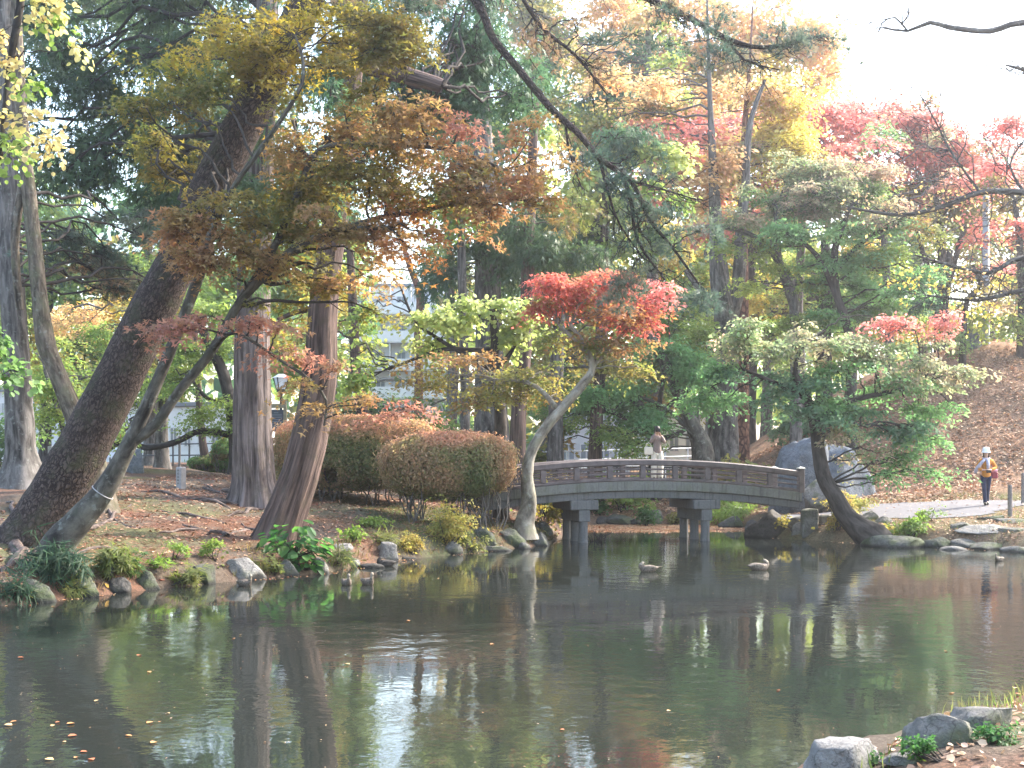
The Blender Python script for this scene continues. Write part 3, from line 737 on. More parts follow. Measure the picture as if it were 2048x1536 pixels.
# --- bridge maple
tree('maple_tree','pale barked maple in front of the bridge end with a scarlet top','tree',33.4,
 [[(1050,1046,17),(1058,1005,15),(1054,950,12),(1064,900,11),(1095,850,10.5),(1130,810,10),(1168,765,9),(1185,735,7),(1170,690,5),(1140,650,4)]],
 [(1105,560,62,26,'red',0,1.9),(1190,580,90,32,'red',0,1.8),(1280,570,80,40,'red',.3,1.8),(1090,605,55,28,'red',0,2.2),(1160,620,90,30,'orange',0,2.2),(1260,625,90,28,'red',.3,2.4),(1330,590,30,28,'pinkred',.4,2),
  (1240,685,90,30,'rust',.2,1.2),(1180,700,60,28,'mixed',.1,1.6),(960,705,80,26,'rust',.8,1.1),(1010,745,110,40,'mixed',.8,1.3),(900,760,80,30,'mixed',.9,1.3),(1000,790,90,26,'mixed',.7,1.2),(930,805,70,18,'rust',.8,1.3),(1080,780,60,40,'mixed',.8,1.1),(1090,700,60,45,'mixed',.8,1.2),(1270,735,60,35,'mixed',.6,1.1),(850,740,50,26,'mixed',.9,1)],
 MM,'bark_pale',seed=18,flare=.5,seg=16,twigs=.5,
 limbs=[[(1117,823,6.5),(1100,800,5.5),(1075,775,4.5),(1040,762,4,.3),(990,760,3,.6)],
        [(1180,742,4),(1215,700,3.5,.2),(1262,650,3,.3)],[(1185,735,4),(1160,690,3.5),(1120,655,3)]])
# --- right front maple
tree('maple_tree','dark curving maple on the right shore with green leaves turning pink on top','tree',33.6,
 [[(1752,1084,34),(1722,1060,25),(1690,1030,19),(1668,990,17),(1648,955,15),(1637,900,13),(1632,850,13),(1615,800,10),(1590,750,7)]],
 [(1480,690,75,26,'pinkgreen',.2,2.40),(1560,665,85,26,'pinkgreen',0,2.40),(1450,740,60,24,'freshgreen',.3,2.40),(1520,745,80,22,'bluegreen',.1,2.55),(1620,705,90,24,'pinkgreen',.2,2.40),(1600,770,80,22,'bluegreen',-.2,2.70),(1470,800,60,20,'freshgreen',.4,2.55),(1550,815,70,20,'bluegreen',.2,2.55),(1660,790,90,24,'freshgreen',-.3,2.70),(1640,835,60,24,'bluegreen',-.4,2.70),
  (1720,690,90,24,'pinkgreen',.5,2.25),(1700,735,80,22,'freshgreen',.4,2.40),(1790,720,80,22,'pinkgreen',.5,2.25),(1770,775,90,22,'freshgreen',.4,2.55),(1850,755,80,24,'pinkgreen',.6,2.25),(1860,810,80,20,'freshgreen',.5,2.40),(1925,745,45,22,'pinkgreen',.7,2.25),(1720,830,80,20,'bluegreen',.2,2.55),(1800,850,80,20,'bluegreen',.2,2.55),(1850,870,70,22,'freshgreen',.3,2.40),(1760,895,70,18,'pinkgreen',.1,2.10),(1825,915,70,20,'freshgreen',.0,2.25),(1860,945,45,16,'freshgreen',.2,1.2),(1690,860,40,18,'pinkgreen',-.4,2.25),(1885,645,26,26,'pinkred',.8,2.25),(1780,640,70,20,'pinkred',.8,2.25),(1840,690,60,20,'pinkgreen',.8,1.95),(1400,800,50,30,'freshgreen',.6,1.95),(1780,940,60,22,'freshgreen',.1,1.1)],
 MM,'bark_dark',seed=19,flare=.3,seg=18,twigs=.5,
 limbs=[[(1632,850,8),(1680,810,6),(1750,790,5,.3),(1850,770,3,.5)],[(1610,790,6),(1560,770,5),(1490,740,3,.2)],[(1636,880,5),(1660,862,4,-.2),(1720,850,3,-.2)],[(1590,750,5),(1600,700,4),(1650,660,3,.4)]])
# --- overhanging cherry on the right
tree('cherry_tree','nearly bare grey cherry branches with a few yellow leaves reaching in from the right edge','tree',24.0,
 [[(2330,1100,40),(2300,900,32),(2290,700,28),(2300,400,26),(2320,100,22),(2300,-200,12)]],
 [(1990,520,90,50,'peach',0,.07),(1900,560,100,30,'yellow',0,.13),(1960,595,110,30,'yellow',0,.10),(1850,560,60,20,'yellow',0,.16),(2010,440,80,60,'peach',0,.03),(1930,400,110,40,'peach',0,.02),(1760,395,110,35,'peach',0,.02)],
 ('leaf',.085,.35,8,.6),'bark_grey',seed=20,flare=.3,seg=12,twigs=2,branchr=.016,bare=(26,.5,1.7,(-.35,0,.05),(0,4),.0045),
 limbs=[[(2290,520,14),(2160,400,9),(2048,385,6.5),(1960,385,5.5),(1880,415,5),(1800,430,4),(1700,415,2)],
        [(2290,640,12),(2150,560,8),(2048,515,5),(1980,545,4),(1900,530,3),(1830,510,1.5)],
        [(2150,560,6),(2048,580,5),(1950,600,3.5),(1850,590,1.5)],
        [(2315,150,12),(2180,60,8),(2048,45,6.5),(1980,62,6),(1900,55,5.5),(1860,45,4.5),(1815,62,3),(1765,55,2)],
        [(1815,62,2.5),(1790,35,2),(1765,45,1.6),(1757,65,1.2)],
        [(2300,260,9),(2150,180,6),(2048,140,4),(2010,130,1.5)],
        [(1960,385,3),(1900,300,2.2),(1870,240,1.6),(1840,190,1)],[(2048,385,4),(2020,330,2),(2048,280,1.5)]])
# --- middle distance, centre
tree('magnolia_tree','pale lime green broad drooping leaves in two tiers left of the scarlet maple','tree',36,
 [[(1000,930,14),(1000,820,12),(985,740,11),(990,690,9),(985,620,6)]],
 [(1000,600,60,40,'lime',0,2.4),(940,630,80,35,'lime',0,2.4),(880,670,80,35,'lime',0,2.2),(1000,660,60,35,'lime',0,2.2),(800,705,70,22,'lightgreen',0,.6),(730,750,80,34,'lightgreen',0,1.2),(1030,640,30,30,'lime',0,1.6),(690,690,60,50,'lightgreen',1,.8),(710,600,60,50,'lightgreen',2,.8),(620,650,60,60,'lime',3,1.0)],
 BR,'bark_dark',seed=21,twigs=.6,limbs=[[(990,700,6),(940,700,5),(880,700,4),(800,730,3)],[(988,740,6),(1015,715,5),(1030,690,3)],[(800,570,2),(830,640,3),(880,680,4),(985,740,5)]])
tree('magnolia_tree','tall tree with pale yellow green rounded leaf clusters behind the drooping pine branch','tree',45,
 [[(1110,900,16),(1115,700,13),(1130,560,10),(1190,440,8),(1215,400,5)]],
 [(1280,300,80,35,'lime',0,2.2),(1340,310,50,35,'lime',0,2.0),(1120,350,80,35,'lime',0,2.2),(1180,400,90,40,'lime',0,2.2),(1240,450,80,50,'lightgreen',0,2.2),(1140,430,60,40,'lime',0,2),(1310,400,60,50,'lightgreen',1,1.6),(1200,500,70,40,'lightgreen',1,1.6),(1090,270,40,25,'lime',0,1.6)],
 ('broad',.2,.42,12,.7),'bark_grey',seed=22,twigs=.5)
def stem(label,Y,pts,bark,blobs,leaf,name='tree',seed=40,**k):
    return tree(name,label,'tree',Y,[pts],blobs,leaf,bark,seed=seed,**k)
stem('brown straight trunk behind the bridge rail right of the pale maple',45,[(1190,925,15),(1192,860,13),(1200,740,12.5),(1205,600,11),(1210,450,9),(1215,300,6)],'bark_cedar_red',[(1210,320,90,60,'cypress',0,1.6),(1140,470,90,50,'conifer',0,2),(1260,500,70,60,'conifer',1,1.6)],CY,'conifer_tree',41,leafmat='needle',flute=6,seg=24)
stem('broad grey twin ridged trunk behind the clipped hedge',44,[(985,905,36),(982,820,32),(978,700,28),(975,560,26),(970,400,22),(965,200,16),(960,0,10)],'bark_grey',[(960,520,120,60,'conifer',0,2),(1010,430,80,60,'conifer',0,1.6),(890,560,90,50,'cypress',1,1.5)],CD,'conifer_tree',42,leafmat='needle',flute=7,seg=30)
stem('thin grey trunk immediately left of the broad grey trunk',42.5,[(930,900,10),(930,780,9.5),(925,600,9),(922,420,8),(920,250,6)],'bark_grey',[(900,420,80,50,'lightgreen',0,1.3)],MF,'maple_tree',43)
stem('vine wrapped slim trunk right of the broad grey trunk',41,[(1035,920,17),(1038,820,15),(1050,680,14),(1055,560,13),(1060,420,11),(1070,200,8)],'bark_cedar_red',[(1080,480,90,50,'conifer',0,2),(1150,520,80,35,'conifer',0,1.6),(1130,440,60,40,'mixed',0,1.2)],CY,'conifer_tree',44,leafmat='needle',flute=6,seg=24)
stem('pinkish bare trunk standing before the white apartment block',56,[(835,900,9),(838,740,8.5),(836,660,8),(840,590,8),(822,540,6),(800,470,4)],'bark_redpine',[(730,560,60,40,'lightgreen',0,.9),(900,510,60,40,'mixed',0,1.3),(700,450,60,60,'cypress',2,1.0)],FR,'pine_tree',45)
stem('dark leaning trunk behind the left end of the hedge',43,[(735,900,14),(722,810,12),(712,740,11),(705,600,9),(700,500,7)],'bark_cedar_red',[(660,580,90,60,'yellow',2,.7),(560,640,70,60,'yellow',2,.9),(600,480,110,50,'lightgreen',2,1.3)],FR,'cedar_tree',46)
stem('pruned tree with thick dark sideways branches behind the leaning pine',42,[(470,930,12),(468,860,12),(450,760,12),(425,700,10),(400,650,7)],'bark_dark',[(420,700,90,40,'lightgreen',0,1.5),(400,800,90,40,'lightgreen',0,1.4),(330,760,90,60,'lightgreen',2,1.3),(300,660,90,50,'mixed',2,1.3),(430,850,80,20,'lightgreen',0,1.3),(240,790,80,60,'lightgreen',3,1.3)],MM,'maple_tree',47,
   limbs=[[(460,870,7),(400,862,6),(350,885,6),(290,895,6),(250,880,6),(205,905,7)],[(465,800,5),(420,800,4),(390,770,3)]])
stem('grey trunk between the stone monument and the white fence',46,[(325,940,15),(323,880,13),(326,820,11),(330,740,9),(335,640,7)],'bark_grey',[(210,700,90,50,'lightgreen',1,1.4),(150,640,90,50,'peach',3,.9),(330,690,90,50,'mixed',2,1.2),(110,760,90,50,'lightgreen',2,1.3)],MM,'maple_tree',48)
stem('slim dark trunk left of the round clipped bush',50,[(413,935,9),(405,880,7.5),(400,830,7),(395,740,6),(390,650,4)],'bark_cedar_red',[(380,620,110,60,'lightgreen',2,1.3),(480,700,60,40,'lightgreen',2,1.0),(250,620,90,50,'yellow',4,1)],FR,'cedar_tree',49)
stem('young maple low behind the curved brown trunk',38,[(120,945,7),(130,880,6),(110,800,5),(90,740,4)],'bark_grey',[(90,780,90,45,'lightgreen',0,1.4),(170,850,70,45,'lightgreen',0,1.4),(60,850,60,50,'green',1,1.4),(160,730,80,45,'lightgreen',1,1.3),(10,650,50,60,'lightgreen',2,1.5)],MM,'maple_tree',50)
stem('sunlit yellow green tree beyond the left edge trunks',64,[(90,900,12),(95,700,10),(100,500,8)],'bark_dark',[(100,430,140,60,'lightgreen',0,1.4),(150,600,150,90,'lightgreen',0,1.8),(60,700,120,90,'yellow',0,1.6),(300,560,150,80,'lightgreen',2,1.8),(230,720,150,80,'mixed',2,1.8),(20,560,80,80,'lime',0,1.5)],FF,'zelkova_tree',51)
# --- behind the bridge
stem('leaning brown trunk rising left behind the bridge crown',45.2,[(1405,905,22),(1385,850,15),(1350,770,13),(1315,700,11),(1285,650,8)],'bark_maple',[(1290,700,100,45,'freshgreen',0,2.2),(1370,760,90,50,'freshgreen',0,2.4),(1270,790,100,45,'freshgreen',0,2.4),(1330,840,90,30,'freshgreen',-.5,1.8),(1230,850,80,30,'lightgreen',-.5,1.8),(1270,890,80,25,'lightgreen',-.8,1.8),(1380,680,80,50,'lightgreen',1,1.8),(1230,730,60,35,'mixed',0,1.8)],MM,'maple_tree',52,
   limbs=[[(1400,870,7),(1370,850,5),(1330,815,4),(1270,790,3)],[(1400,890,6),(1395,820,5),(1410,760,4)]])
stem('dark multi stemmed maple fanning out behind the woman on the bridge',47,[(1310,920,13),(1305,860,12),(1270,800,8),(1220,760,5)],'bark_dark',[(1330,690,120,60,'lightgreen',2,2),(1300,620,110,50,'green',2,1.8),(1240,800,80,50,'green',1,2),(1160,800,60,50,'yellow',2,1.2),(1120,860,60,30,'mixed',2,1.2)],MF,'maple_tree',53,
   limbs=[[(1305,870,7),(1320,800,5),(1330,730,4)],[(1305,860,7),(1340,810,5),(1390,770,4)],[(1303,870,6),(1260,840,5),(1210,820,3)],[(1308,880,6),(1350,870,5),(1385,850,3)]])
stem('huge pale grey trunk behind the pine branch tip',50,[(1445,930,34),(1447,850,30),(1450,760,27),(1452,650,24),(1440,560,20),(1432,450,14),(1426,330,9),(1420,200,5.5),(1416,60,3),(1412,-60,1)],'bark_grey',[(1430,330,110,70,'peach',0,1.3),(1350,260,120,60,'pinkred',1,1.5),(1240,230,110,60,'mixed',1,1.3),(1300,160,110,60,'peach',1,1.4)],MF,'zelkova_tree',54,limbs=[[(1452,660,16),(1475,580,14),(1482,470,12),(1490,380,9),(1500,250,6),(1530,160,3)],[(1455,640,7),(1400,580,6),(1370,540,4)]])
stem('warm brown straight trunk close right of the huge pale one',52,[(1478,800,20),(1480,660,18),(1482,540,15),(1484,420,10),(1490,250,6),(1500,120,3),(1506,0,1)],'bark_redpine',[(1500,320,120,60,'yellow',0,1.6),(1560,200,120,70,'yellow',1,1.6),(1480,180,110,60,'peach',0,1.4)],MF,'zelkova_tree',55)
stem('double curved slender grey trunk on the hill behind the pink maple top',47,[(1592,720,12),(1590,640,10),(1578,560,9),(1540,500,7.5),(1490,465,6),(1430,452,4.5),(1380,458,2.5)],'bark_grey',[(1560,420,110,50,'pinkgreen',0,2),(1650,400,110,50,'green',0,2.4),(1600,340,110,40,'pinkgreen',0,2.2),(1700,350,100,40,'pinkgreen',0,2.2)],MM,'maple_tree',56,
   limbs=[[(1585,610,7),(1562,540,6.5),(1555,480,6),(1552,430,5)]])
stem('green maple with dark spreading stems in the middle of the hilltop',46,[(1702,700,11),(1690,640,9),(1672,580,8),(1670,500,7),(1690,440,5),(1710,390,3)],'bark_dark',[(1600,470,100,30,'freshgreen',0,2.03),(1720,450,110,30,'freshgreen',0,2.03),(1640,530,110,28,'freshgreen',0,2.16),(1760,510,90,30,'lightgreen',0,1.89),(1560,560,80,30,'lightgreen',1,1.76),(1700,580,110,28,'freshgreen',0,2.16),(1810,560,80,28,'freshgreen',0,1.89),(1650,400,100,26,'pinkgreen',0,1.89),(1780,420,90,30,'pinkgreen',0,1.76),(1600,630,90,30,'lightgreen',1,1.62),(1700,640,80,24,'freshgreen',.5,1.76),(1500,490,60,40,'lightgreen',1,1.62),(1840,470,70,30,'mixed',0,1.76),(1540,400,70,30,'pinkgreen',1,1.76)],MM,'maple_tree',57,
   limbs=[[(1675,600,6),(1640,520,5),(1600,480,4)],[(1672,540,6),(1730,480,5),(1790,450,3)]])
stem('pair of short dark pine trunks standing at the top of the slope',50,[(1648,700,16),(1650,650,13),(1655,600,12),(1650,480,9)],'bark_dark',[(1650,640,60,30,'conifer',-.6,1.6),(1720,600,80,35,'bluegreen',0,2),(1780,620,70,30,'green',0,1.8)],CY,'pine_tree',58,limbs=[[(1655,640,6),(1638,600,5),(1625,560,4)]])
stem('red topped maple against the white sky on the right',56,[(1885,720,14),(1880,640,12),(1888,560,10),(1880,470,8),(1870,380,5)],'bark_dark',[(1700,240,110,50,'pinkred',0,2),(1810,260,90,60,'pinkred',0,2.2),(1620,280,100,45,'pinkred',0,2),(1740,320,130,50,'pinkred',0,2.2),(1880,300,80,60,'rust',0,2.2),(1900,400,110,50,'mixed',0,2.2),(1850,340,80,45,'red',-.5,2),(1560,250,80,40,'pinkred',0,1.8),(1400,260,100,40,'pinkred',1,1.8),(1350,240,60,30,'pinkred',1,1.8),(1950,350,80,50,'pinkred',0,2),(1850,210,25,30,'rust',0,1.3)],MF,'maple_tree',59,
   limbs=[[(1888,600,7),(1910,520,6),(1930,450,5)],[(1882,600,7),(1850,520,5),(1830,440,4)]])
stem('scarlet and green maple touching the right edge above the lamp post',50,[(2040,800,10),(2042,700,9),(2044,620,8),(2040,500,7),(2030,400,5)],'bark_dark',[(2010,300,70,50,'pinkred',1,2),(2030,380,60,50,'mixed',1,2),(2000,465,70,26,'red',0,2),(2040,460,50,28,'red',0,2.2),(1990,600,60,30,'pinkgreen',0,1.6),(2020,640,50,35,'lightgreen',0,1.8),(1960,640,50,30,'lightgreen',1,1.2),(2080,560,60,60,'green',0,2)],MF,'maple_tree',60)
stem('small crooked tree forked beside the grey lamp post on the hilltop',49,[(1925,715,7),(1928,650,6),(1935,600,5),(1960,570,4),(1945,530,3)],'bark_dark',[(1860,620,60,40,'bluegreen',0,2),(1900,670,60,25,'green',0,1.6),(1960,560,60,30,'yellow',3,.9)],MM,'maple_tree',61,
   limbs=[[(1895,690,9),(1888,620,9),(1892,560,8),(1900,500,6)]])
# far bright autumn trees
def RB(x0,x1,y0,y1,n,rx,ry,pals,lai,seed,d=2.0):
    r_=random.Random(seed); return [(r_.uniform(x0,x1),r_.uniform(y0,y1),rx*r_.uniform(.6,1.3),ry*r_.uniform(.6,1.3),r_.choice(pals),r_.uniform(-d,d),lai) for _ in range(n)]
stem('airy pink and peach maple filling the view left of the scarlet topped one',60,[(1600,760,12),(1596,600,10),(1604,450,8),(1590,330,6)],'bark_grey',RB(1180,1820,190,400,34,66,26,['pinkred','pinkgreen','peach','pinkred','yellow'],1.5,5),MF,'maple_tree',81)
stem('yellow green tree glowing low behind the hilltop trunks',66,[(1500,820,12),(1506,640,10),(1500,500,8)],'bark_dark',RB(1380,1900,400,690,28,70,34,['lightgreen','yellow','lightgreen','lime'],1.5,6),FR,'zelkova_tree',82)
stem('loose pink and green maple reaching down the right edge of the sky',58,[(1980,760,12),(1976,600,10),(1970,450,8),(1960,350,5)],'bark_dark',RB(1830,2090,270,560,20,55,26,['pinkred','pinkgreen','mixed','pinkred','green'],1.7,7),MF,'maple_tree',83)
stem('wide pale pink and green maple joining the crowns under the white sky',53,[(1780,740,9),(1776,600,8),(1765,450,6),(1750,360,3)],'bark_grey',RB(1400,1980,250,460,24,70,24,['pinkgreen','pinkred','freshgreen','pinkgreen'],1.25,12),MF,'maple_tree',87)
stem('thin orange and green maple veiling the middle trunks',50,[(1120,900,8),(1125,760,7),(1120,640,5)],'bark_grey',RB(1060,1420,600,860,20,50,22,['green','mixed','lightgreen','green','orange'],1.2,8),MM,'maple_tree',84)
stem('feathery green conifer top hanging behind the horizontal pine branch',62,[(1310,900,14),(1306,600,12),(1300,300,9),(1296,60,5)],'bark_grey',RB(1080,1400,20,440,24,62,34,['cypress','lightgreen','cypress','mixed','peach'],1.2,9),FR,'conifer_tree',85)
stem('light green maple between the redwood and the magnolia',52,[(660,900,8),(668,780,7),(660,680,5)],'bark_grey',RB(560,730,600,860,12,46,24,['lightgreen','mixed','yellow','green'],.9,10),MM,'maple_tree',86)
far=[('glowing yellow orange crown high behind the horizontal pine branch',72,1420,[(1300,60,170,110,'peach'),(1460,140,150,100,'yellow'),(1560,250,130,70,'yellow'),(1380,240,140,80,'peach'),(1560,60,130,90,'peach'),(1650,150,80,70,'peach'),(1640,60,60,60,'peach')]),
 ('yellow green tree filling the gap between the pine branches',78,1200,[(1120,160,150,110,'lightgreen'),(1240,280,150,110,'lightgreen'),(1040,60,120,90,'mixed'),(1180,20,130,80,'peach'),(1330,380,120,80,'yellow')]),
 ('bright yellow tree low behind the tall grey trunks',75,1530,[(1400,520,120,100,'yellow'),(1530,500,120,100,'lightgreen'),(1520,620,120,90,'lightgreen'),(1400,640,110,90,'lightgreen'),(1620,560,110,90,'lightgreen')]),
 ('dark green tree at the far end of the hilltop',78,1840,[(1820,480,120,100,'green'),(1790,600,120,80,'green'),(1950,500,110,80,'mixed'),(1960,620,110,60,'yellow'),(2060,600,80,80,'lightgreen')]),
 ('mixed green tree above the broad grey trunk',70,900,[(940,330,110,120,'cypress'),(930,540,60,60,'lightgreen'),(1000,500,120,100,'green'),(1100,620,110,90,'mixed'),(960,240,110,80,'lightgreen')]),
 ('dull green tree behind the ridged conifer trunk',74,520,[(520,420,150,120,'green'),(480,580,120,80,'lightgreen'),(620,560,110,90,'lightgreen'),(600,720,90,80,'lightgreen'),(650,380,80,100,'conifer')]),
 ('deep green tree high behind the leaning pine',70,300,[(260,60,180,110,'conifer'),(420,200,150,130,'conifer'),(330,380,140,90,'green')]),
 ('broken yellow canopy behind the middle magnolia',82,1090,[(1100,740,120,90,'mixed'),(1180,640,110,90,'lightgreen'),(1300,740,120,90,'lightgreen'),(1290,560,100,80,'lightgreen'),(1160,540,80,60,'mixed'),(690,830,70,50,'green')])]
for i,(lb,Y,tx,bl) in enumerate(far):
    by=min(b[1] for b in bl)+100
    stem(lb,Y,[(tx,900,12),(tx+6,720,11),(tx-4,520,9),(tx+3,by,5)],'bark_grey',[b+((i%3)*2-2,1.7) for b in bl],FF,'zelkova_tree',70+i,twigs=.25)

tag(scatter('shore_undergrowth',26000,(-12,2.2),(18,36),lambda x,y:(pd(x,y)>.02)&(pd(x,y)<.95)&(vnoise(np.stack([x,y,0*x],-1),1.3,51)>.42),'fern',.17,'blade',0,.4,True,'leaf'),'low brown green grass and weeds along the left shoreline','undergrowth')
tag(scatter('shore_weeds',9000,(-12,2.2),(18,36),lambda x,y:(pd(x,y)>.0)&(pd(x,y)<.7)&(vnoise(np.stack([x,y,0*x],-1),1.7,52)>.56),'mixed',.10,'leaf',.06,.8,False,'leaf'),'small leafy weeds between the stones of the left shoreline','undergrowth')
tag(scatter('floating_specks',2600,(-9,16),(9,38),lambda x,y:(pd(x,y)<-.1)&(vnoise(np.stack([x,y,0*x],-1),.3,53)>.5),'floatleaf',.022,'leaf',.004,.05,hgt=.003),'tiny specks of debris drifting on the pond','debris')

# ---------------------------------------------------------------- bridge
def lerp(a,b,t): return a+(b-a)*t
BO=Vector((3.6,34.57,0)); BA=math.radians(13)
M['rail_wood']=mat_plain('rail_paint',(.115,.092,.092),.55,.35,5,.5,.008,spec=.4)
def mat_conc(name,base,mossc,streak=True,ms=.55):
    m,nt,out=newmat(name); v=mapping(nt)
    n1=noise(nt,2.0,6,v,.65); n2=noise(nt,22,5,v,.7); vs=mapping(nt,(7,7,.5)); n3=noise(nt,2.2,4,vs,.6)
    c=ramp(nt,n2.outputs[0],[(.3,tuple(x*.75 for x in base)),(.7,tuple(x*1.15 for x in base))]).outputs[0]
    c=mixc(nt,ramp(nt,n1.outputs[0],[(ms-.08,(0,0,0)),(ms+.12,(.85,)*3)]).outputs[0],c,mossc)
    if streak: c=mixc(nt,ramp(nt,n3.outputs[0],[(.30,(.75,)*3),(.48,(0,0,0))]).outputs[0],c,tuple(x*.35 for x in base))
    bsdf(nt,out,c,.9,n2.outputs[0],.4,.01,.2); return m
M['concrete_moss']=mat_conc('mossy_concrete',(.17,.168,.155),(.125,.13,.09))
M['concrete']=mat_conc('stained_concrete',(.135,.132,.13),(.09,.095,.07),True,.62)
M['concrete_pier']=mat_conc('pier_concrete',(.135,.135,.135),(.085,.09,.07),True,.66)
bridge=empty('footbridge',BO,'arched footbridge with dark brown timber railings on mossy concrete beams and piers','bridge'); bridge.rotation_euler=(0,0,BA)
UL,UR,BW=-4.5,4.78,1.9
def arch(u): return 1.70-.0150*u*u-.0003*abs(u)**3*(u<0)
def sweep(name,u0,u1,v0,v1,z0,z1,mat,n=None,bev=.012):
    n=n or max(1,int(abs(u1-u0)/.25)); mb=MB(); vs=[];fs=[]; b=bev
    sec=[(v0+b,z0),(v1-b,z0),(v1,z0+b),(v1,z1-b),(v1-b,z1),(v0+b,z1),(v0,z1-b),(v0,z0+b)]
    for i in range(n+1):
        u=lerp(u0,u1,i/n); vs+=[(u,v,z+arch(u)) for v,z in sec]
    for i in range(n):
        for k in range(8):
            j=(k+1)%8; fs.append((i*8+k,(i+1)*8+k,(i+1)*8+j,i*8+j))
    fs.append(tuple(range(8))); fs.append(tuple(range(n*8+7,n*8-1,-1)))
    mb.add(vs,fs); return mb.build(name,mat,bridge)
M['deck']=mat_plain('deck_boards',(.16,.13,.11),.8,.25,9,.4,.01)
sweep('deck_slab',UL,UR,.16,BW-.16,-.20,-.03,M['concrete'])
# deck planks laid across
plank=None; u=UL+.02
while u<UR-.2:
    mb=MB(); mb.box(-.095,.095,.10,BW-.10,0,.03,.006)
    if plank is None:
        plank=mb.build('plank',M['deck'],bridge); pl=plank
    else:
        pl=plank.copy(); COL.objects.link(pl); pl.parent=bridge
    pl.location=(u+.1,0,arch(u+.1)-.026); pl.rotation_euler=(0,-math.atan(-.03*(u+.1)),0)
    u+=.2
for s_,(v0,v1) in enumerate(((-.02,.158),(BW-.158,BW+.02))):
    sweep('edge_beam',UL,UR,v0,v1,-.27,-.012,M['concrete_moss'])
for v0,v1 in ((.05,.30),(BW-.30,BW-.05)):
    sweep('girder',UL+.1,UR-.05,v0,v1,-.48,-.274,M['concrete'])
for v in (.05,BW-.05):
    sweep('bottom_rail',UL,UR-.07,v-.055,v+.055,.0,.075,M['rail_wood'])
    sweep('hand_rail',UL,UR-.07,v-.085,v+.085,.42,.60,M['rail_wood'],bev=.03)
    sweep('middle_rail',UL,UR-.07,v-.022,v+.022,.165,.215,M['rail_wood'])
    sweep('middle_rail',UL,UR-.07,v-.022,v+.022,.295,.345,M['rail_wood'])
    u=UR-.95
    while u>UL:
        mb=MB(); mb.box(u-.078,u+.078,v-.066,v+.066,arch(u)+.077,arch(u)+.418,.01)
        mb.build('post',M['rail_wood'],bridge); u-=.95
    e=arch(UR)
    mb=MB(); mb.box(UR-.085,UR+.085,v-.085,v+.085,e-.02,e+.66,.012); ep=mb.build('end_post',M['rail_wood'],bridge)
    mb=MB(); mb.box(UR-.10,UR+.10,v-.10,v+.10,e+.661,e+.69,.008); mb.add([(UR-.09,v-.09,e+.69),(UR+.09,v-.09,e+.69),(UR+.09,v+.09,e+.69),(UR-.09,v+.09,e+.69),(UR,v,e+.73)],[(0,1,4),(1,2,4),(2,3,4),(3,0,4)])
    mb.build('post_cap',mat_plain('cap_metal_%d'%(v>1),(.5,.5,.47),.4,.1,10,.1,.002,.5),ep)
for uc in (-1.66,1.90):
    zt=arch(uc)-.484
    pe=None
    mb=MB(); mb.box(uc-.40,uc+.40,-.04,BW+.04,zt-.27,zt,.025); pe=mb.build('pier_cap',M['concrete_pier'],bridge)
    mb=MB(); mb.box(uc-.16,uc+.16,-.02,BW+.02,zt-.59,zt-.272,.015); mb.build('crossbeam',M['concrete_pier'],bridge)
    for v in (.12,BW/2,BW-.12):
        mb=MB(); mb.lathe([(.135,-1.2),(.135,.02),(.125,.10),(.125,zt-.592)],(uc,v,0),20); mb.build('column',M['concrete_pier'],bridge,smooth=False)

# ---------------------------------------------------------------- rocks
def mat_rock(name,base,moss,amt=.5,wet=True):
    m,nt,out=newmat(name); v=mapping(nt)
    n1=noise(nt,3.2,8,v,.65,.3); n2=noise(nt,14,6,v,.7); n3=noise(nt,2.2,5,v,.6)
    c=ramp(nt,n1.outputs[0],[(.3,tuple(x*.55 for x in base)),(.5,base),(.68,tuple(min(1,x*1.45) for x in base))]).outputs[0]
    c=mixc(nt,ramp(nt,n2.outputs[0],[(.55,(0,0,0)),(.7,(.5,)*3)]).outputs[0],c,tuple(min(1,x*1.4) for x in base))
    c=mixc(nt,ramp(nt,n3.outputs[0],[(amt-.06,(0,0,0)),(amt+.1,(.9,)*3)]).outputs[0],c,moss)
    if wet:
        g=nt.nodes.new('ShaderNodeNewGeometry'); sx=nt.nodes.new('ShaderNodeSeparateXYZ'); nt.links.new(g.outputs['Position'],sx.inputs[0])
        rr=ramp(nt,sx.outputs[2],[(.02,(1,1,1)),(.09,(0,0,0))])
        c=mixc(nt,rr.outputs[0],c,tuple(x*.25 for x in base))
    vo=nt.nodes.new('ShaderNodeTexVoronoi'); vo.feature='DISTANCE_TO_EDGE'; vo.inputs['Scale'].default_value=2.6
    nd=noise(nt,3,4,v); av=nt.nodes.new('ShaderNodeVectorMath'); av.operation='ADD'; nt.links.new(v,av.inputs[0]); nt.links.new(nd.outputs['Color'],av.inputs[1]); nt.links.new(av.outputs[0],vo.inputs['Vector'])
    c=mixc(nt,ramp(nt,vo.outputs['Distance'],[(0,(.75,)*3),(.035,(0,0,0))]).outputs[0],c,tuple(x*.25 for x in base))
    n6=noise(nt,60,3,v,.7); c=mixc(nt,ramp(nt,n6.outputs[0],[(.35,(.6,)*3),(.5,(0,0,0))]).outputs[0],c,tuple(x*.45 for x in base))
    ad=nt.nodes.new('ShaderNodeMath'); ad.operation='ADD'; nt.links.new(n1.outputs[0],ad.inputs[0]); nt.links.new(n2.outputs[0],ad.inputs[1])
    bsdf(nt,out,c,.88,ad.outputs[0],.9,.05,.2); return m
M['rock_pale']=mat_rock('pale_stone',(.215,.205,.195),(.12,.125,.08),.60)
M['rock_grey']=mat_rock('grey_stone',(.16,.152,.14),(.085,.095,.05),.52)
M['rock_moss']=mat_rock('mossy_stone',(.10,.10,.09),(.065,.08,.035),.47)
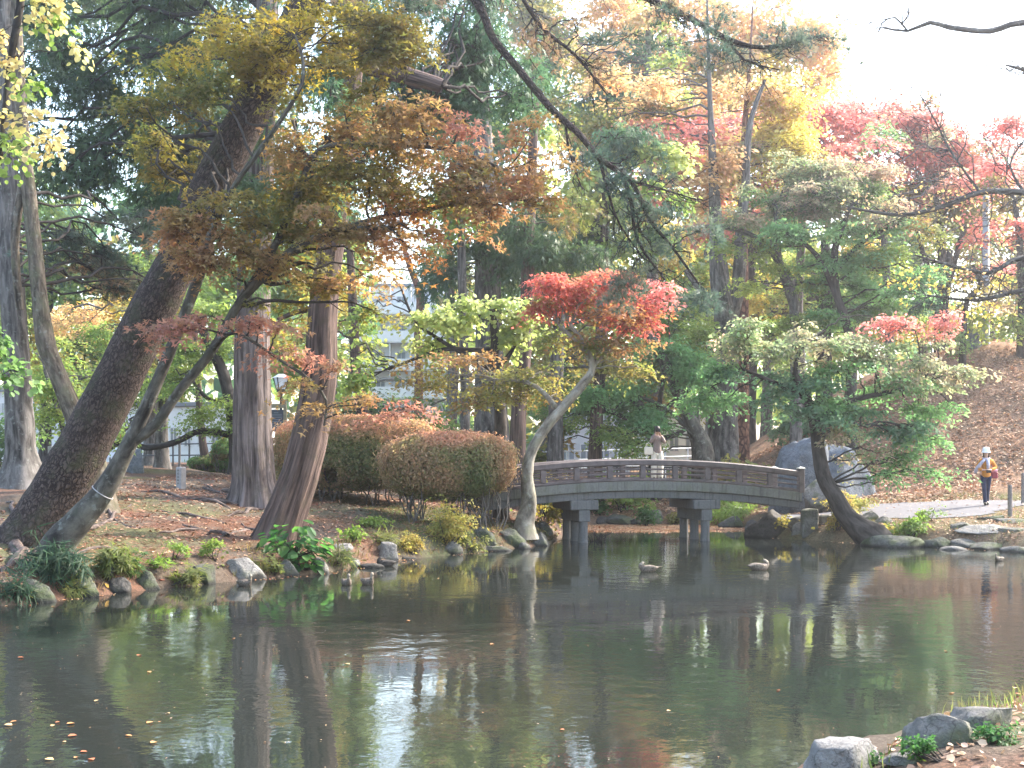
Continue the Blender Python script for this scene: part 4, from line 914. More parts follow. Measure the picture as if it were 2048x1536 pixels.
M['rock_blue']=mat_rock('blue_grey_stone',(.13,.145,.165),(.10,.11,.10),.6)
M['rock_dark']=mat_rock('dark_stone',(.075,.07,.065),(.05,.055,.035),.6)
def ico(sub):
    import bmesh
    bm=bmesh.new(); bmesh.ops.create_icosphere(bm,subdivisions=sub,radius=1)
    V=np.array([v.co[:] for v in bm.verts]); Fc=np.array([[v.index for v in f.verts] for f in bm.faces]); bm.free(); return V,Fc
ICO={s:ico(s) for s in (3,4)}
def rock(px,py,w,h,mat,label,dr=.7,seed=None,Y=None,cuts=20,flat=None,tilt=0,sub=4,skew=0):
    seed=seed or int(px*7+py)
    r=np.random.default_rng(seed)
    b=hit(px,py) if Y is None else P(px,py,Y)
    h=h*(.82 if Y is None and py<1400 else 1)
    y=b.y; W=w*y/F; Hh=h*y/F
    V,Fc=ICO[sub]; V=V.copy()
    for k in range(cuts):
        n=r.normal(size=3); n[2]=abs(n[2])*.9-.15; n/=np.linalg.norm(n); d=r.uniform(.42,.78)
        if k==0 and flat: n=np.array([.05,0,1.0]); n/=np.linalg.norm(n); d=flat
        s=V@n-d; V=V-np.where(s>0,s,0)[:,None]*n*.92
    V=V*(1+.16*(vnoise(V,2.2,seed)-.5)[:,None]+.10*(vnoise(V,5.5,seed+1)-.5)[:,None]+.05*(vnoise(V,12,seed+1)-.5)[:,None])
    V/=np.array([V[:,0].max()-V[:,0].min(),V[:,1].max()-V[:,1].min(),1])
    zt=V[:,2].max(); D=W*dr
    V=V*np.array([W,D,0])+np.array([0,0,1])*(V[:,2:3]/zt*(Hh*.72)+Hh*.28)
    V[:,0]+=skew*V[:,2]
    if tilt: V[:,2]+=V[:,0]*tilt
    zb=max(b.z,0) if Y is None else b.z
    root=Vector((b.x,y+D*.42,zb-.02))
    me=np_mesh('rock',V,Fc,3,smooth=False)
    o=link('rock',me,M['rock_'+mat]); o.location=root; o['label']=label; o['category']='rock'; return o
for a in [
 (480,1157,100,50,'pale','biggest pale grey boulder at the waterline of the left bank'),
 (402,1166,62,44,'moss','dark mossy rock touching the left side of the biggest pale boulder'),
 (288,1174,58,42,'moss','dark mossy rock at the waterline behind the fern clump'),
 (572,1150,52,36,'grey','grey rock between the biggest pale boulder and the glossy leaved plant'),
 (636,1143,44,34,'pale','pale rock under the right side of the glossy leaved plant'),
 (706,1133,30,20,'pale','small round pale rock left of the black duck'),
 (774,1121,54,44,'pale','pale pointed rock behind the black duck'),
 (738,1137,60,14,'dark','flat dark wet rock just left of the black duck'),
 (812,1120,40,10,'dark','low dark rock right of the pointed pale rock'),
 (906,1108,38,30,'grey','grey rock half hidden by yellow shore grass'),
 (962,1082,54,34,'moss','low mossy rock left of the rounded rocks near the bridge'),
 (1018,1088,66,38,'moss','wide rounded mossy rock below the pale maple'),
 (1082,1092,46,34,'grey','front grey rock at the corner of the bank before the bridge'),
 (1086,1064,52,26,'grey','upper grey rock at the corner of the bank before the bridge'),
 (1048,1098,30,18,'grey','small grey rock between rounded rocks near the bridge'),
 (675,1096,54,12,'pale','flat pale slab lying on the bank right of the redwood base'),
 (60,1204,90,50,'moss','mossy rock at the foot of the leaning pine'),
 (150,1192,90,46,'moss','mossy rock under the dark bamboo grass'),
 (228,1182,60,34,'dark','dark rock below the yellow green fern'),
 (985,1103,70,14,'grey','flat stone at the water under the rounded mossy rocks'),
 (266,945,46,60,'blue','tall blunt grey standing stone behind the slim maple'),
 (440,936,70,10,'grey','flat kerb stone below the round clipped bush'),
 # right shore
 (1552,1076,112,66,'dark','dark rock mass under the right end of the bridge'),
 (1597,1050,34,22,'grey','small block stone wedged under the bridge end'),
 (1598,1072,32,34,'grey','rounded stone beside the tall upright stones'),
 (1815,1097,140,32,'moss','long dark mossy ledge at the foot of the dark curving maple'),
 (1885,1096,70,28,'moss','rounded mossy stone right of the long ledge'),
 (1948,1092,74,18,'grey','low rounded grey stone at the right shoreline'),
 (1915,1101,60,12,'pale','pale flat stone just above water on the right shore'),
 (1990,1100,96,20,'moss','olive grey rounded stone right of the pale flat stone'),
 (2040,1106,66,18,'grey','pale rounded stone at the right edge of the shoreline'),
 (1930,1058,56,18,'grey','square grey block at the end of the path edge'),
 (1985,1062,110,16,'pale','long pale topped step stone below the path'),
 (2036,1064,60,11,'grey','short pale step stone at the right edge'),
 (2034,1046,70,12,'grey','rough grey stone at the foot of the wooden post'),
 (1990,1040,60,12,'moss','low mossy stone at the front edge of the path'),
 (1742,1042,44,26,'grey','grey stone behind the dark curving maple trunk'),
 (1770,1048,40,20,'grey','brown grey stone right of the dark curving maple trunk'),
 # far bank
 (1238,1050,64,26,'moss','dark mossy rock on the far bank left of the green plant'),
 (1205,1048,44,18,'dark','dark low rock on the far bank beside the left pier'),
 (1312,1046,40,34,'grey','upright grey stone right of the green plant under the bridge'),
 (1272,1050,30,16,'dark','small dark rock below the green plant under the bridge'),
 (1470,1056,54,32,'moss','mossy grey rock on the far bank right of the right pier'),
 (1510,1060,40,22,'dark','dark rock beside the abutment on the far bank'),
 (1180,1012,60,16,'grey','half buried grey stone high on the far bank near the left pier'),
 (1240,1003,50,14,'grey','flat grey stone high on the far bank'),
 (1425,932,52,26,'blue','rounded stone just above the handrail right of the woman'),
 (1420,1040,36,20,'moss','small mossy rock right behind the right pier'),
 ]:
    rock(*a)
# large boulders at the foot of the slope
rock(1592,985,120,118,'blue','tall dark blue grey boulder rounded like a back behind the bridge end',dr=.8,Y=40.6,seed=4,sub=4,skew=.10,cuts=5)
rock(1680,985,220,98,'blue','huge pale slanting boulder face behind the dark curving maple trunk',dr=.6,Y=41.4,seed=23,sub=4,tilt=-.10,flat=.7)
rock(1655,1003,100,50,'grey','rounded grey boulder at the end of the bridge in front of the huge one',dr=.8,Y=39.2,seed=31,sub=4,cuts=9)
# near shore
rock(1702,1552,180,70,'pale','large flat topped pale stone at the bottom edge of the near shore',dr=.8,seed=12,flat=.34,tilt=.14,sub=4,cuts=18)
rock(1900,1492,130,62,'grey','sharp ridged grey stone in the middle of the near shore',dr=.8,seed=27,sub=4,cuts=20)
rock(1980,1462,150,46,'grey','farthest grey stone of the near shore close to the right edge',dr=.7,seed=41,sub=4,cuts=20)
rock(1858,1500,70,32,'grey','small low stone leaning against the sharp ridged one',dr=.8,seed=55,cuts=18)
rock(1840,1530,130,14,'grey','flat wet stone lying between two bigger near shore stones',dr=.7,seed=61)
# upright slabs
def slab(px0,px1,pt,pb,Y,label,d=.28,lean=0):
    a=P(px0,pb,Y); c=P(px1,pt,Y)
    w=(c.x-a.x); root=empty('standing_stone',((a.x+c.x)/2,Y,a.z-.2))
    mb=MB(); h=c.z-a.z+.2
    mb.box(-w/2,w/2,-d/2,d/2,0,h,.035); vs=[]
    import bmesh
    me=bpy.data.meshes.new('standing_stone'); me.from_pydata(mb.v,[],mb.f)
    bm=bmesh.new(); bm.from_mesh(me); bmesh.ops.subdivide_edges(bm,edges=bm.edges[:],cuts=4,use_grid_fill=True)
    for v in bm.verts:
        k=vnoise(np.array([v.co[:]]),5,int(px0))[0]-.5; v.co+=Vector((k*.05,k*.06,0)); v.co.x+=lean*v.co.z
        if v.co.z>h*.6: v.co.z+= .05*(vnoise(np.array([v.co[:]]),4,7)[0]-.5)+.06*v.co.x
    bm.to_mesh(me); bm.free()
    bpy.data.objects.remove(root)
    o=link('standing_stone',me,M['rock_grey']); o.location=((a.x+c.x)/2,Y+d/2,a.z-.2); return tag(o,label,'stone')
slab(1605,1638,1018,1078,35.55,'tall upright lichen spotted stone slab at the right end of the bridge')
slab(1642,1662,1030,1078,35.7,'narrower upright slab just right of the tall lichen spotted one')
slab(1664,1690,1040,1078,35.6,'lower dark upright slab behind the ivy near the curving maple')

# ---------------------------------------------------------------- low plants
def plant(name,cat,label,px,py,w,h,pal,leaf,lai=2.2,stems=7,Y=None,seed=1,dz=0,mat='leaf',col='bark_dark'):
    b=hit(px,py) if Y is None else P(px,py,Y); y=b.y
    W=w*y/F; Hh=h*y/F
    root=empty(name,(b.x,y,b.z),label,cat)
    c=(b.x,y+W*.15,b.z+Hh*.55+dz)
    global LAIK
    bl=[dict(c=c,r=(W/2,W*.4,Hh*.5),pal=pal,lai=lai)]
    co,sp=crown('leaves',bl,leaf,root,M[mat],seed+int(px))
    tw=TW(); pts=sp[0][1] if sp else []
    if len(pts):
        for s_ in pts[rng.permutation(len(pts))[:stems]]:
            tw.add(wiggle((b.x+rng.normal(0,W*.06),y+rng.normal(0,W*.05),b.z-.03),s_,6,.25,.02),.008*max(1,y/18),.003*max(1,y/25),4)
        tw.build('stems',M[col],root)
    return root
PL=('leaf',.10,.10,7,.9); PLs=('leaf',.07,.09,8,.9); BLd=('blade',.30,.10,9,.6); FN=('frond',.22,.10,6,.9); PB=('broad',.12,.14,6,.9)
PAL['bamboo']=[(.03,.065,.035),(.045,.09,.05),(.06,.10,.055)]
PAL['fern']=[(.08,.12,.035),(.14,.17,.045),(.22,.20,.05)]
PAL['fresh']=[(.11,.20,.035),(.16,.26,.045),(.24,.30,.06)]
PAL['yshrub']=[(.26,.30,.07),(.40,.36,.08),(.34,.22,.06),(.16,.22,.06)]
PAL['glossy']=[(.035,.10,.03),(.06,.15,.04),(.09,.19,.05)]
for a in [
 ('bamboo_grass','plant','dark blue green bamboo grass drooping over the left shore',120,1172,120,90,'bamboo',BLd,3.0,10),
 ('bamboo_grass','plant','dark leafy clump at the lower left corner of the bank',25,1195,70,80,'bamboo',BLd,2.4,8),
 ('fern','fern','yellow green fern right of the dark bamboo grass',215,1165,110,80,'fern',FN,3.0,9),
 ('fern','fern','small yellow green fern hanging low over the water by the bamboo grass',150,1195,50,40,'fern',FN,2.6,6),
 ('fern','fern','tiny green fern on the mossy rocks left of the pale boulder',312,1142,46,26,'fresh',FN,2.4,5),
 ('fern','fern','brown tinged fern between two mossy rocks on the left shore',345,1168,70,44,'fern',FN,2.8,7),
 ('fern','fern','dark green fern under the leaning pine at the water',78,1150,80,60,'bamboo',BLd,2.6,7),
 ('fern','fern','low fern spreading left of the mossy rock by the pale boulder',262,1150,60,40,'glossy',FN,2.4,7),
 ('fern','fern','dry brown fern below the redwood at the shoreline',530,1140,50,36,'fern',FN,2.4,6),
 ('fern','fern','brownish grass clump between the glossy plant and the small pale rock',672,1130,60,34,'fern',BLd,2.4,8),
 ('fern','fern','grassy clump right of the flat pale slab',770,1096,80,34,'fern',BLd,2.0,8),
 ('shore_shrub','shrub','low green shrub at the feet of the rounded hedge',860,1000,90,44,'mixed',PLs,2.4,10),
 ('shore_shrub','shrub','dull green shrub under the right end of the rounded hedge',955,1022,90,56,'mixed',PL,2.4,10),
 ('weed_plant','plant','bright yellow green weed above the dark mossy rocks',346,1120,44,26,'fresh',PLs,2.4,6),
 ('weed_plant','plant','bright yellow green weed touching the top of the pale boulder',430,1124,44,34,'fresh',PLs,2.6,6),
 ('weed_plant','plant','small sprig growing at the right foot of the pale boulder',550,1148,30,26,'fern',PLs,2.2,5),
 ('weed_plant','plant','pale green broad weed on the slope right of the redwood trunk',736,1056,66,22,'fresh',PL,2.4,6),
 ('weed_plant','plant','green broad weed below the pale one on the slope',706,1086,46,32,'fresh',PL,2.4,6),
 ('shore_shrub','shrub','yellow shrub at the water right of the pointed pale rock',822,1110,60,40,'yshrub',PLs,2.6,9),
 ('shore_shrub','shrub','larger yellow green shrub in the middle of the left shoreline',895,1096,110,78,'yshrub',PLs,2.2,12),
 ('shore_shrub','shrub','low green plant between the yellow shrub and the rounded rocks',940,1102,60,34,'fern',PLs,2.4,8),
 ('broadleaf_shrub','shrub','yellow green shrub with broad leaves under the left end of the bridge',1088,1052,72,90,'yshrub',PB,3.0,10),
 ('broadleaf_shrub','shrub','mid green shrub left of the pale maple base',1004,1030,72,60,'lightgreen',PL,2.6,9),
 ('broadleaf_shrub','shrub','upright green sprig beside the pale maple trunk',1072,1000,34,70,'lightgreen',PL,2.0,5),
 ('ivy_plant','ivy','yellowing ivy over the stones between slabs and curving maple',1678,1060,80,70,'yshrub',PL,2.6,8),
 ('ivy_plant','ivy','yellow green low growth behind the bend of the curving maple',1705,1025,86,30,'yshrub',PLs,2.6,8),
 ('ivy_plant','ivy','green tuft on top of the tall upright slab',1618,1016,46,16,'fresh',PLs,2.6,4),
 ('leafy_plant','plant','bright green leafy plant right of the curving maple base',1820,1080,76,46,'fresh',PL,2.8,8),
 ('leafy_plant','plant','yellow green leafy plant hard against the curving maple base',1778,1086,50,34,'yshrub',PL,2.6,6),
 ('leafy_plant','plant','small yellow green tuft at the path edge',1862,1042,40,26,'fresh',PLs,2.4,5),
 ('leafy_plant','plant','dark green plant beneath the bridge on the far bank',1294,1052,46,40,'glossy',PL,2.8,6),
 ('leafy_plant','plant','yellow green strappy plant right of the right pier on the far bank',1462,1046,110,52,'fresh',('blade',.4,.16,9,.6),2.8,10),
 ('leafy_plant','plant','small green plant on the far bank behind the left pier',1200,1030,46,26,'glossy',PL,2.4,6),
 ('leafy_plant','plant','low weeds at the waterline under the bridge between the piers',1352,1050,46,26,'fern',PL,2.2,6),
 ('hanging_plant','plant','sparse yellow leaved sprig hanging before the dark abutment rock',1590,1068,60,50,'yshrub',PL,.5,5),
 ]:
    plant(*a)
for a in [('ground_herb','plant','dense green herb patch near the right edge of the near shore',1985,1490,120,34,'glossy'),
          ('ground_herb','plant','green herb patch in front of the sharp ridged stone',1890,1525,120,36,'glossy'),
          ('ground_herb','plant','small green herb touching the large flat topped stone',1752,1535,56,26,'glossy'),
          ('ground_herb','plant','pale grassy tuft between the two near shore stones',1800,1530,60,30,'fresh')]:
    plant(*a,('leaf',.04,.045,9,1.0),2.2,9)
plant('bank_shrub','shrub','dark green undergrowth on the left end of the hedge by the sign',600,945,60,40,'green',PL,2.5,7)
for i,(lb,px,py,w,h,pal,Y) in enumerate([
  ('dark evergreen shrub behind the hedge top',745,860,190,190,'conifer',46),('pale yellow green shrub behind the hedge right of the evergreen one',880,850,150,150,'lightgreen',47),
  ('dark rounded shrub at the left edge behind the thick grey trunk',10,930,80,90,'conifer',42),('green shrub behind the woman',1240,920,130,70,'lightgreen',44),
  ('dark shrub behind the middle of the bridge rail',1390,905,90,60,'green',48),('dull green shrub at the left of the grey twin trunk',1080,900,90,90,'mixed',48),
  ('brown green shrub covering the lower slope left of the boulders',1490,905,150,80,'mixed',45.5),('low green shrub at the hilltop under the middle maple',1600,700,130,60,'bluegreen',53),
  ('clipped low dark hedge on the far right hilltop',1990,690,110,50,'conifer',58),('small dark green shrub left of the fence by the bridge',1110,920,70,40,'green',43)]):
    g=P(px,py,Y); z=gz1(g.x,Y); 
    plant('background_shrub','shrub',lb,px,HOR+(EYE-z)*F/Y,w,max(h,20)+max(0,(z-g.z)*-F/Y)*0,pal,('leaf',.2,.35,16,.8),2.6,6,Y=Y,seed=90+i)

# glossy big leaved plant: each leaf a part
def bigleaf(px,py,w,h,n,pal,label,L,seed):
    r=np.random.default_rng(seed); b=hit(px,py); y=b.y
    root=empty('fatsia_plant',b,label,'plant')
    pr=[]
    for v in range(4):
        T,Fc,_=SH['broad']; me=np_mesh('leaf',np.concatenate([T*np.array([L,L*.8,L*1.3]),])+0,Fc,3,np.repeat(np.array([PAL[pal][v%3]])*(.8+.15*v),len(T),0)); me.materials.append(M['leaf']); pr.append(me)
    tw=TW(); W=w*y/F/2; Hh=h*y/F
    for k in range(n):
        a=r.uniform(0,2*pi); q=math.sqrt(r.random()); z=Hh*(.15+.85*r.random())*(1-.35*q*q)
        p=(q*W*math.cos(a),q*W*.7*math.sin(a),z)
        o=bpy.data.objects.new('leaf',pr[k%4]); COL.objects.link(o); o.parent=root; o.location=p
        o.rotation_euler=(r.normal(0,.3),r.uniform(.0,.7),math.atan2(p[1],p[0])+r.normal(0,.6)); s=r.uniform(.7,1.2); o.scale=(s,s,s)
        if k%3==0: tw.add(wiggle((b.x,b.y,b.z),(b.x+p[0],b.y+p[1],b.z+p[2]),5,.15,.0),.012,.005,4)
    tw.build('stems',M['bark_dark'],root)
bigleaf(590,1118,130,76,120,'glossy','glossy broad leaved green plant at the foot of the redwood trunk',.24,5)
bigleaf(612,1142,70,44,50,'glossy','lower glossy leaved plant hanging over the water below the redwood',.20,6)

# ---------------------------------------------------------------- hedges
def hedge(label,c,r,n,seed,palside,paltop,p=3.0,leafs=.055,stems=None,name='clipped_shrub',topz=.55,squash=1.0):
    root=empty(name,(c[0],c[1],gz1(c[0],c[1])),label,'hedge')
    rg=np.random.default_rng(seed)
    d=nrm(rg.normal(size=(n,3))); s=(np.abs(d)**p).sum(1)**(-1/p)
    C=d*s[:,None]; nn=nrm(np.sign(C)*np.abs(C)**(p-1))
    C=C*(1-.16*rg.random((n,1))**2-.09*(vnoise(C*np.array(r),1.6,seed)[:,None]-.3)-.06*(vnoise(C*np.array(r),4.5,seed+2)[:,None]-.4)+.12*rg.random((n,1))**14)
    Wd=C*np.array(r)+np.array(c)
    hole=(vnoise(Wd,1.6,seed+3)<.33)&(C[:,2]<.1)
    k=~hole; C=C[k]; nn=nn[k]; Wd=Wd[k]
    m_=len(Wd); D=np.cross(nn,rg.normal(0,1,(m_,3)))+nn*.25; N2=nn+rg.normal(0,.38,(m_,3))
    cs=pick(palside,Wd,seed,.3,1.2); ct=pick(paltop,Wd,seed+1,.3,1.5)
    t=S01((C[:,2]-topz+.5*(vnoise(Wd,2.0,seed+9)-.5))/.4)[:,None]
    V,f,cl=leaf_arrays(Wd,D,N2,leafs*(.7+.6*rg.random(m_)),np.clip(cs*(1-t)+ct*t,0,1),'leaf')
    link('foliage',np_mesh('foliage',V-np.array(root.location),f,3,cl),M['leaf'],root)
    # inner twiggy mass
    q=nrm(rg.normal(size=(n//5,3)))*.80*rg.random((n//5,1))**.4; Wi=q*np.array(r)+np.array(c)
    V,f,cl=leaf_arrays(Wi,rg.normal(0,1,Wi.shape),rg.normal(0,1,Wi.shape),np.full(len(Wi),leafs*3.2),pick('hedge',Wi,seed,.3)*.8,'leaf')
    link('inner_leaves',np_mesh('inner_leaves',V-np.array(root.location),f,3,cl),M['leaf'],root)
    tw=TW(); 
    for k in range(stems or 20):
        x=c[0]+rg.uniform(-.8,.8)*r[0]; y=c[1]+rg.uniform(-.8,.3)*r[1]; g=gz1(x,y)
        for j in range(2):
            tw.add(wiggle((x,y,g-.05),(x+rg.normal(0,.25),y+rg.normal(0,.2),c[2]+.1*r[2]),7,.3),.022,.009,5)
    tw.build('stems',M['bark_grey'],root)
    return root
hA=P(705,898,35.5); hedge('long clipped azalea hedge with an orange red flat top behind the redwood trunk',(hA.x,36.2,hA.z-.12),(2.45,1.5,1.06),36000,101,'hedge','hedgetop',3.2,.085,topz=.22)
hB=P(895,925,32.6); hedge('lower rounded azalea hedge with visible stems sloping down to the bridge',(hB.x,32.9,hB.z-.08),(1.85,1.1,.90),31000,102,'hedge','hedgetop',2.5,.078,stems=26,topz=.45)
hC=P(455,905,46); hedge('round clipped green bush left of the ridged conifer trunk',(hC.x,46,hC.z-.1),(.62,.6,.62),5000,103,'green','green',2.2,.09)
hD=P(430,925,47.5); hedge('low dark clipped hedge under the round bush',(hD.x-.1,47.5,hD.z-.1),(.95,.5,.33),4000,104,'green','conifer',3,.09)

# ---------------------------------------------------------------- exposed roots on the left bank
M['bark_root']=mat_bark('bark_root',(.07,.052,.045),(.16,.125,.11),3,14,None,.02)
def root_line(px0,py0,px1,py1,r,parent,seed):
    rg=np.random.default_rng(seed); a=hit(px0,py0); b=hit(px1,py1); pts=[]; rr=[]
    n=7; off=rg.normal(0,.16,(n,2)).cumsum(0)*.5
    for i in range(n):
        t=i/(n-1); x=lerp(a.x,b.x,t)+off[i,0]; y=lerp(a.y,b.y,t)+off[i,1]
        pts.append([x,y,gz1(x,y)+r*(.35-.9*abs(t-.4)+.5*rg.normal())]); rr.append(r*(1-.6*t)*(.8+.4*rg.random()))
    limb('root',pts,rr,M['bark_root'],parent,8,.2,0,.12,0,seed)
for i,q in enumerate([(500,1000,420,965,.07),(480,1010,330,985,.06),(505,1010,560,1030,.06),(540,1000,575,1020,.05),(470,1020,250,975,.06),(440,1045,290,1010,.05),(520,1020,440,1030,.07),
                      (455,1075,380,1050,.05),(500,1060,450,1075,.06),(420,1060,350,1075,.04),(400,1000,330,1000,.04),(560,1005,610,1010,.05),(460,995,350,955,.05)]):
    root_line(*q,t5,300+i)
for i,q in enumerate([(560,1095,500,1080,.08),(545,1095,470,1105,.07),(600,1080,660,1085,.05),(560,1080,510,1060,.06)]):
    root_line(*q,t6,330+i)
for i,q in enumerate([(140,1085,260,1010,.07),(120,1060,230,1000,.06),(200,1010,300,1060,.05),(60,1085,0,1000,.07),(150,1110,290,1090,.05),(40,1100,20,1190,.12),(80,1100,60,1185,.10)]):
    root_line(*q,lp,350+i)

# ---------------------------------------------------------------- stone markers, posts, lamp, sign
M['marker']=mat_plain('cut_stone',(.30,.29,.29),.85,.15,12,.3,.01); M['ink']=mat_plain('faded_lettering',(.12,.11,.11),.8,.1)
def marker(px,pb,w,pt,label,marks):
    b=hit(px,pb); y=b.y; W=w*y/F/2; Hh=(pb-pt)*y/F
    root=empty('stone_marker',b,label,'marker'); root.rotation_euler=(0,0,math.radians(-32))
    mb=MB(); mb.box(-W,W,-W,W,-.2,Hh,.02); mb.build('pillar',M['marker'],root)
    if marks:
        for k in range(5):     # five worn characters down the face
            z=Hh*(.86-.15*k); mb=MB()
            for (x0,x1,z0,z1) in ((-.35,.35,.0,.1),(-.1,.1,-.5,.4),(-.4,-.2,-.6,-.1),(.15,.4,-.55,-.2)):
                mb.box(x0*W*.7,x1*W*.7,-W-.006,-W+.002,z+z0*.07,z+z1*.07)
            mb.build('character',M['ink'],root)
marker(362,977,15,934,'square cut stone marker with worn writing on the left bank',True)
marker(397,938,14,914,'square stone marker farther back beside the low hedge',False)
marker(105,945,14,892,'square cut stone marker between the thick grey trunk and the leaning pine',False)
M['post']=mat_plain('weathered_post',(.17,.15,.14),.85,.3,14,.5,.01)
def wpost(px,pt,pb,w,label,Y=None):
    b=hit(px,pb) if Y is None else P(px,pb,Y); y=b.y; r=w*y/F/2; Hh=(pb-pt)*y/F
    mb=MB(); mb.lathe([(r*1.05,-.3),(r,0),(r*.97,Hh-.03),(r*.8,Hh)],(0,0,0),14)
    o=mb.build('wooden_post',M['post']); o.location=b; return tag(o,label,'post')
wpost(2020,970,1034,9,'round wooden post on the grass at the right end of the path')
wpost(2046,946,1008,7,'second wooden post cut by the right edge of the picture')
# lamp
M['lampblack']=mat_plain('dark_green_metal',(.02,.035,.04),.45,.1,5,.1,.002,.6); M['lampglass']=mat_plain('frosted_glass',(.62,.68,.80),.3,.05,3,.05,.001); M['white']=mat_plain('white_paint',(.78,.78,.80),.5,.05)
yl=41.0; lb=P(562,900,yl); g=gz1(lb.x,yl); lamp=empty('park_lamp',(lb.x,yl,g),'dark park lamp with four pale glass panes above the notice board','lamp')
zt=P(562,752,yl).z-g; zb=P(562,784,yl).z-g
mb=MB(); mb.lathe([(.09,-.1),(.09,.3),(.05,.4),(.045,zb-.1),(.07,zb-.06),(.05,zb)],(0,0,0),12); mb.build('pole',M['lampblack'],lamp)
def frus(z0,z1,r0,r1,mat,name):
    mb=MB(); mb.add([(-r0,-r0,z0),(r0,-r0,z0),(r0,r0,z0),(-r0,r0,z0),(-r1,-r1,z1),(r1,-r1,z1),(r1,r1,z1),(-r1,r1,z1)],[(0,3,2,1),(4,5,6,7),(0,1,5,4),(1,2,6,5),(2,3,7,6),(3,0,4,7)]); return mb.build(name,mat,lamp)
frus(zb,zb+.09,.13,.12,M['lampblack'],'lantern_base')
for k in range(4):
    a=k*pi/2; mb=MB(); z0=zb+.092; z1=zt-.06
    mb.add([(-.10,-.115,z0),(.10,-.115,z0),(.165,-.185,z1),(-.165,-.185,z1),(-.10,-.105,z0),(.10,-.105,z0),(.165,-.175,z1),(-.165,-.175,z1)],[(0,1,2,3),(7,6,5,4),(0,4,5,1),(3,2,6,7),(0,3,7,4),(1,5,6,2)])
    o=mb.build('pane',M['lampglass'],lamp); o.rotation_euler=(0,0,a+.5)
    mb=MB(); mb.tube([(-.115,-.12,z0),(-.185,-.19,z1)],.018,6); o=mb.build('corner_bar',M['lampblack'],lamp); o.rotation_euler=(0,0,a+.5)
o=frus(zt-.06,zt+.06,.23,.08,M['white'],'lantern_roof'); o.rotation_euler=(0,0,.5)
# notice board
ys=39.2; sb=P(553,900,ys); g=gz1(sb.x,ys); sg=empty('notice_board',(sb.x,ys,g),'wooden framed notice board with a dark blue grey panel beside the ridged conifer trunk','sign')
M['timber']=mat_plain('pale_timber',(.22,.20,.14),.8,.25,14,.4,.008); M['panel']=mat_plain('slate_panel',(.055,.065,.085),.5,.1); M['faint']=mat_plain('faint_print',(.20,.22,.26),.6,.05)
H1=P(0,803,ys).z-g
for x in (-.27,.27):
    mb=MB(); mb.box(x-.05,x+.05,-.05,.05,-.2,H1,.01); mb.build('frame_post',M['timber'],sg)
mb=MB(); mb.box(-.218,.218,-.04,.04,H1-.20,H1-.07,.008); mb.build('top_board',M['timber'],sg)
mb=MB(); mb.box(-.218,.218,-.03,.03,H1-.95,H1-.26,.006); pn=mb.build('panel',M['panel'],sg)
for k,(x0,x1) in enumerate([(-.08,.06),(-.18,.17),(-.18,.18),(-.18,.16),(-.18,.18),(-.18,.10),(-.18,.17)]):
    mb=MB(); mb.box(x0,x1,-.034,-.0305,H1-.36-.07*k,H1-.345-.07*k); tag(mb.build('faint_line',M['faint'],pn),kind='stuff')
# lamp post on the hilltop
yh=51.5; b=P(1972,700,yh); g=gz1(b.x,yh); mb=MB(); mb.lathe([(.17,-.1),(.15,0),(.13,6.5)],(0,0,0),14); o=mb.build('utility_pole',mat_plain('galvanised',(.30,.33,.37),.5,.12,4,.1,.003),smooth=True); o.location=(b.x,yh,g); tag(o,'straight pale blue grey pole standing on the hilltop at right','pole')
# hilltop small stone lantern like pile
rock(1950,699,44,46,'blue','dark pointed stone on the hilltop just left of the pale pole',Y=51,seed=77)
rock(2046,712,24,36,'dark','dark round stump on the hilltop at the right edge',Y=50,seed=78)

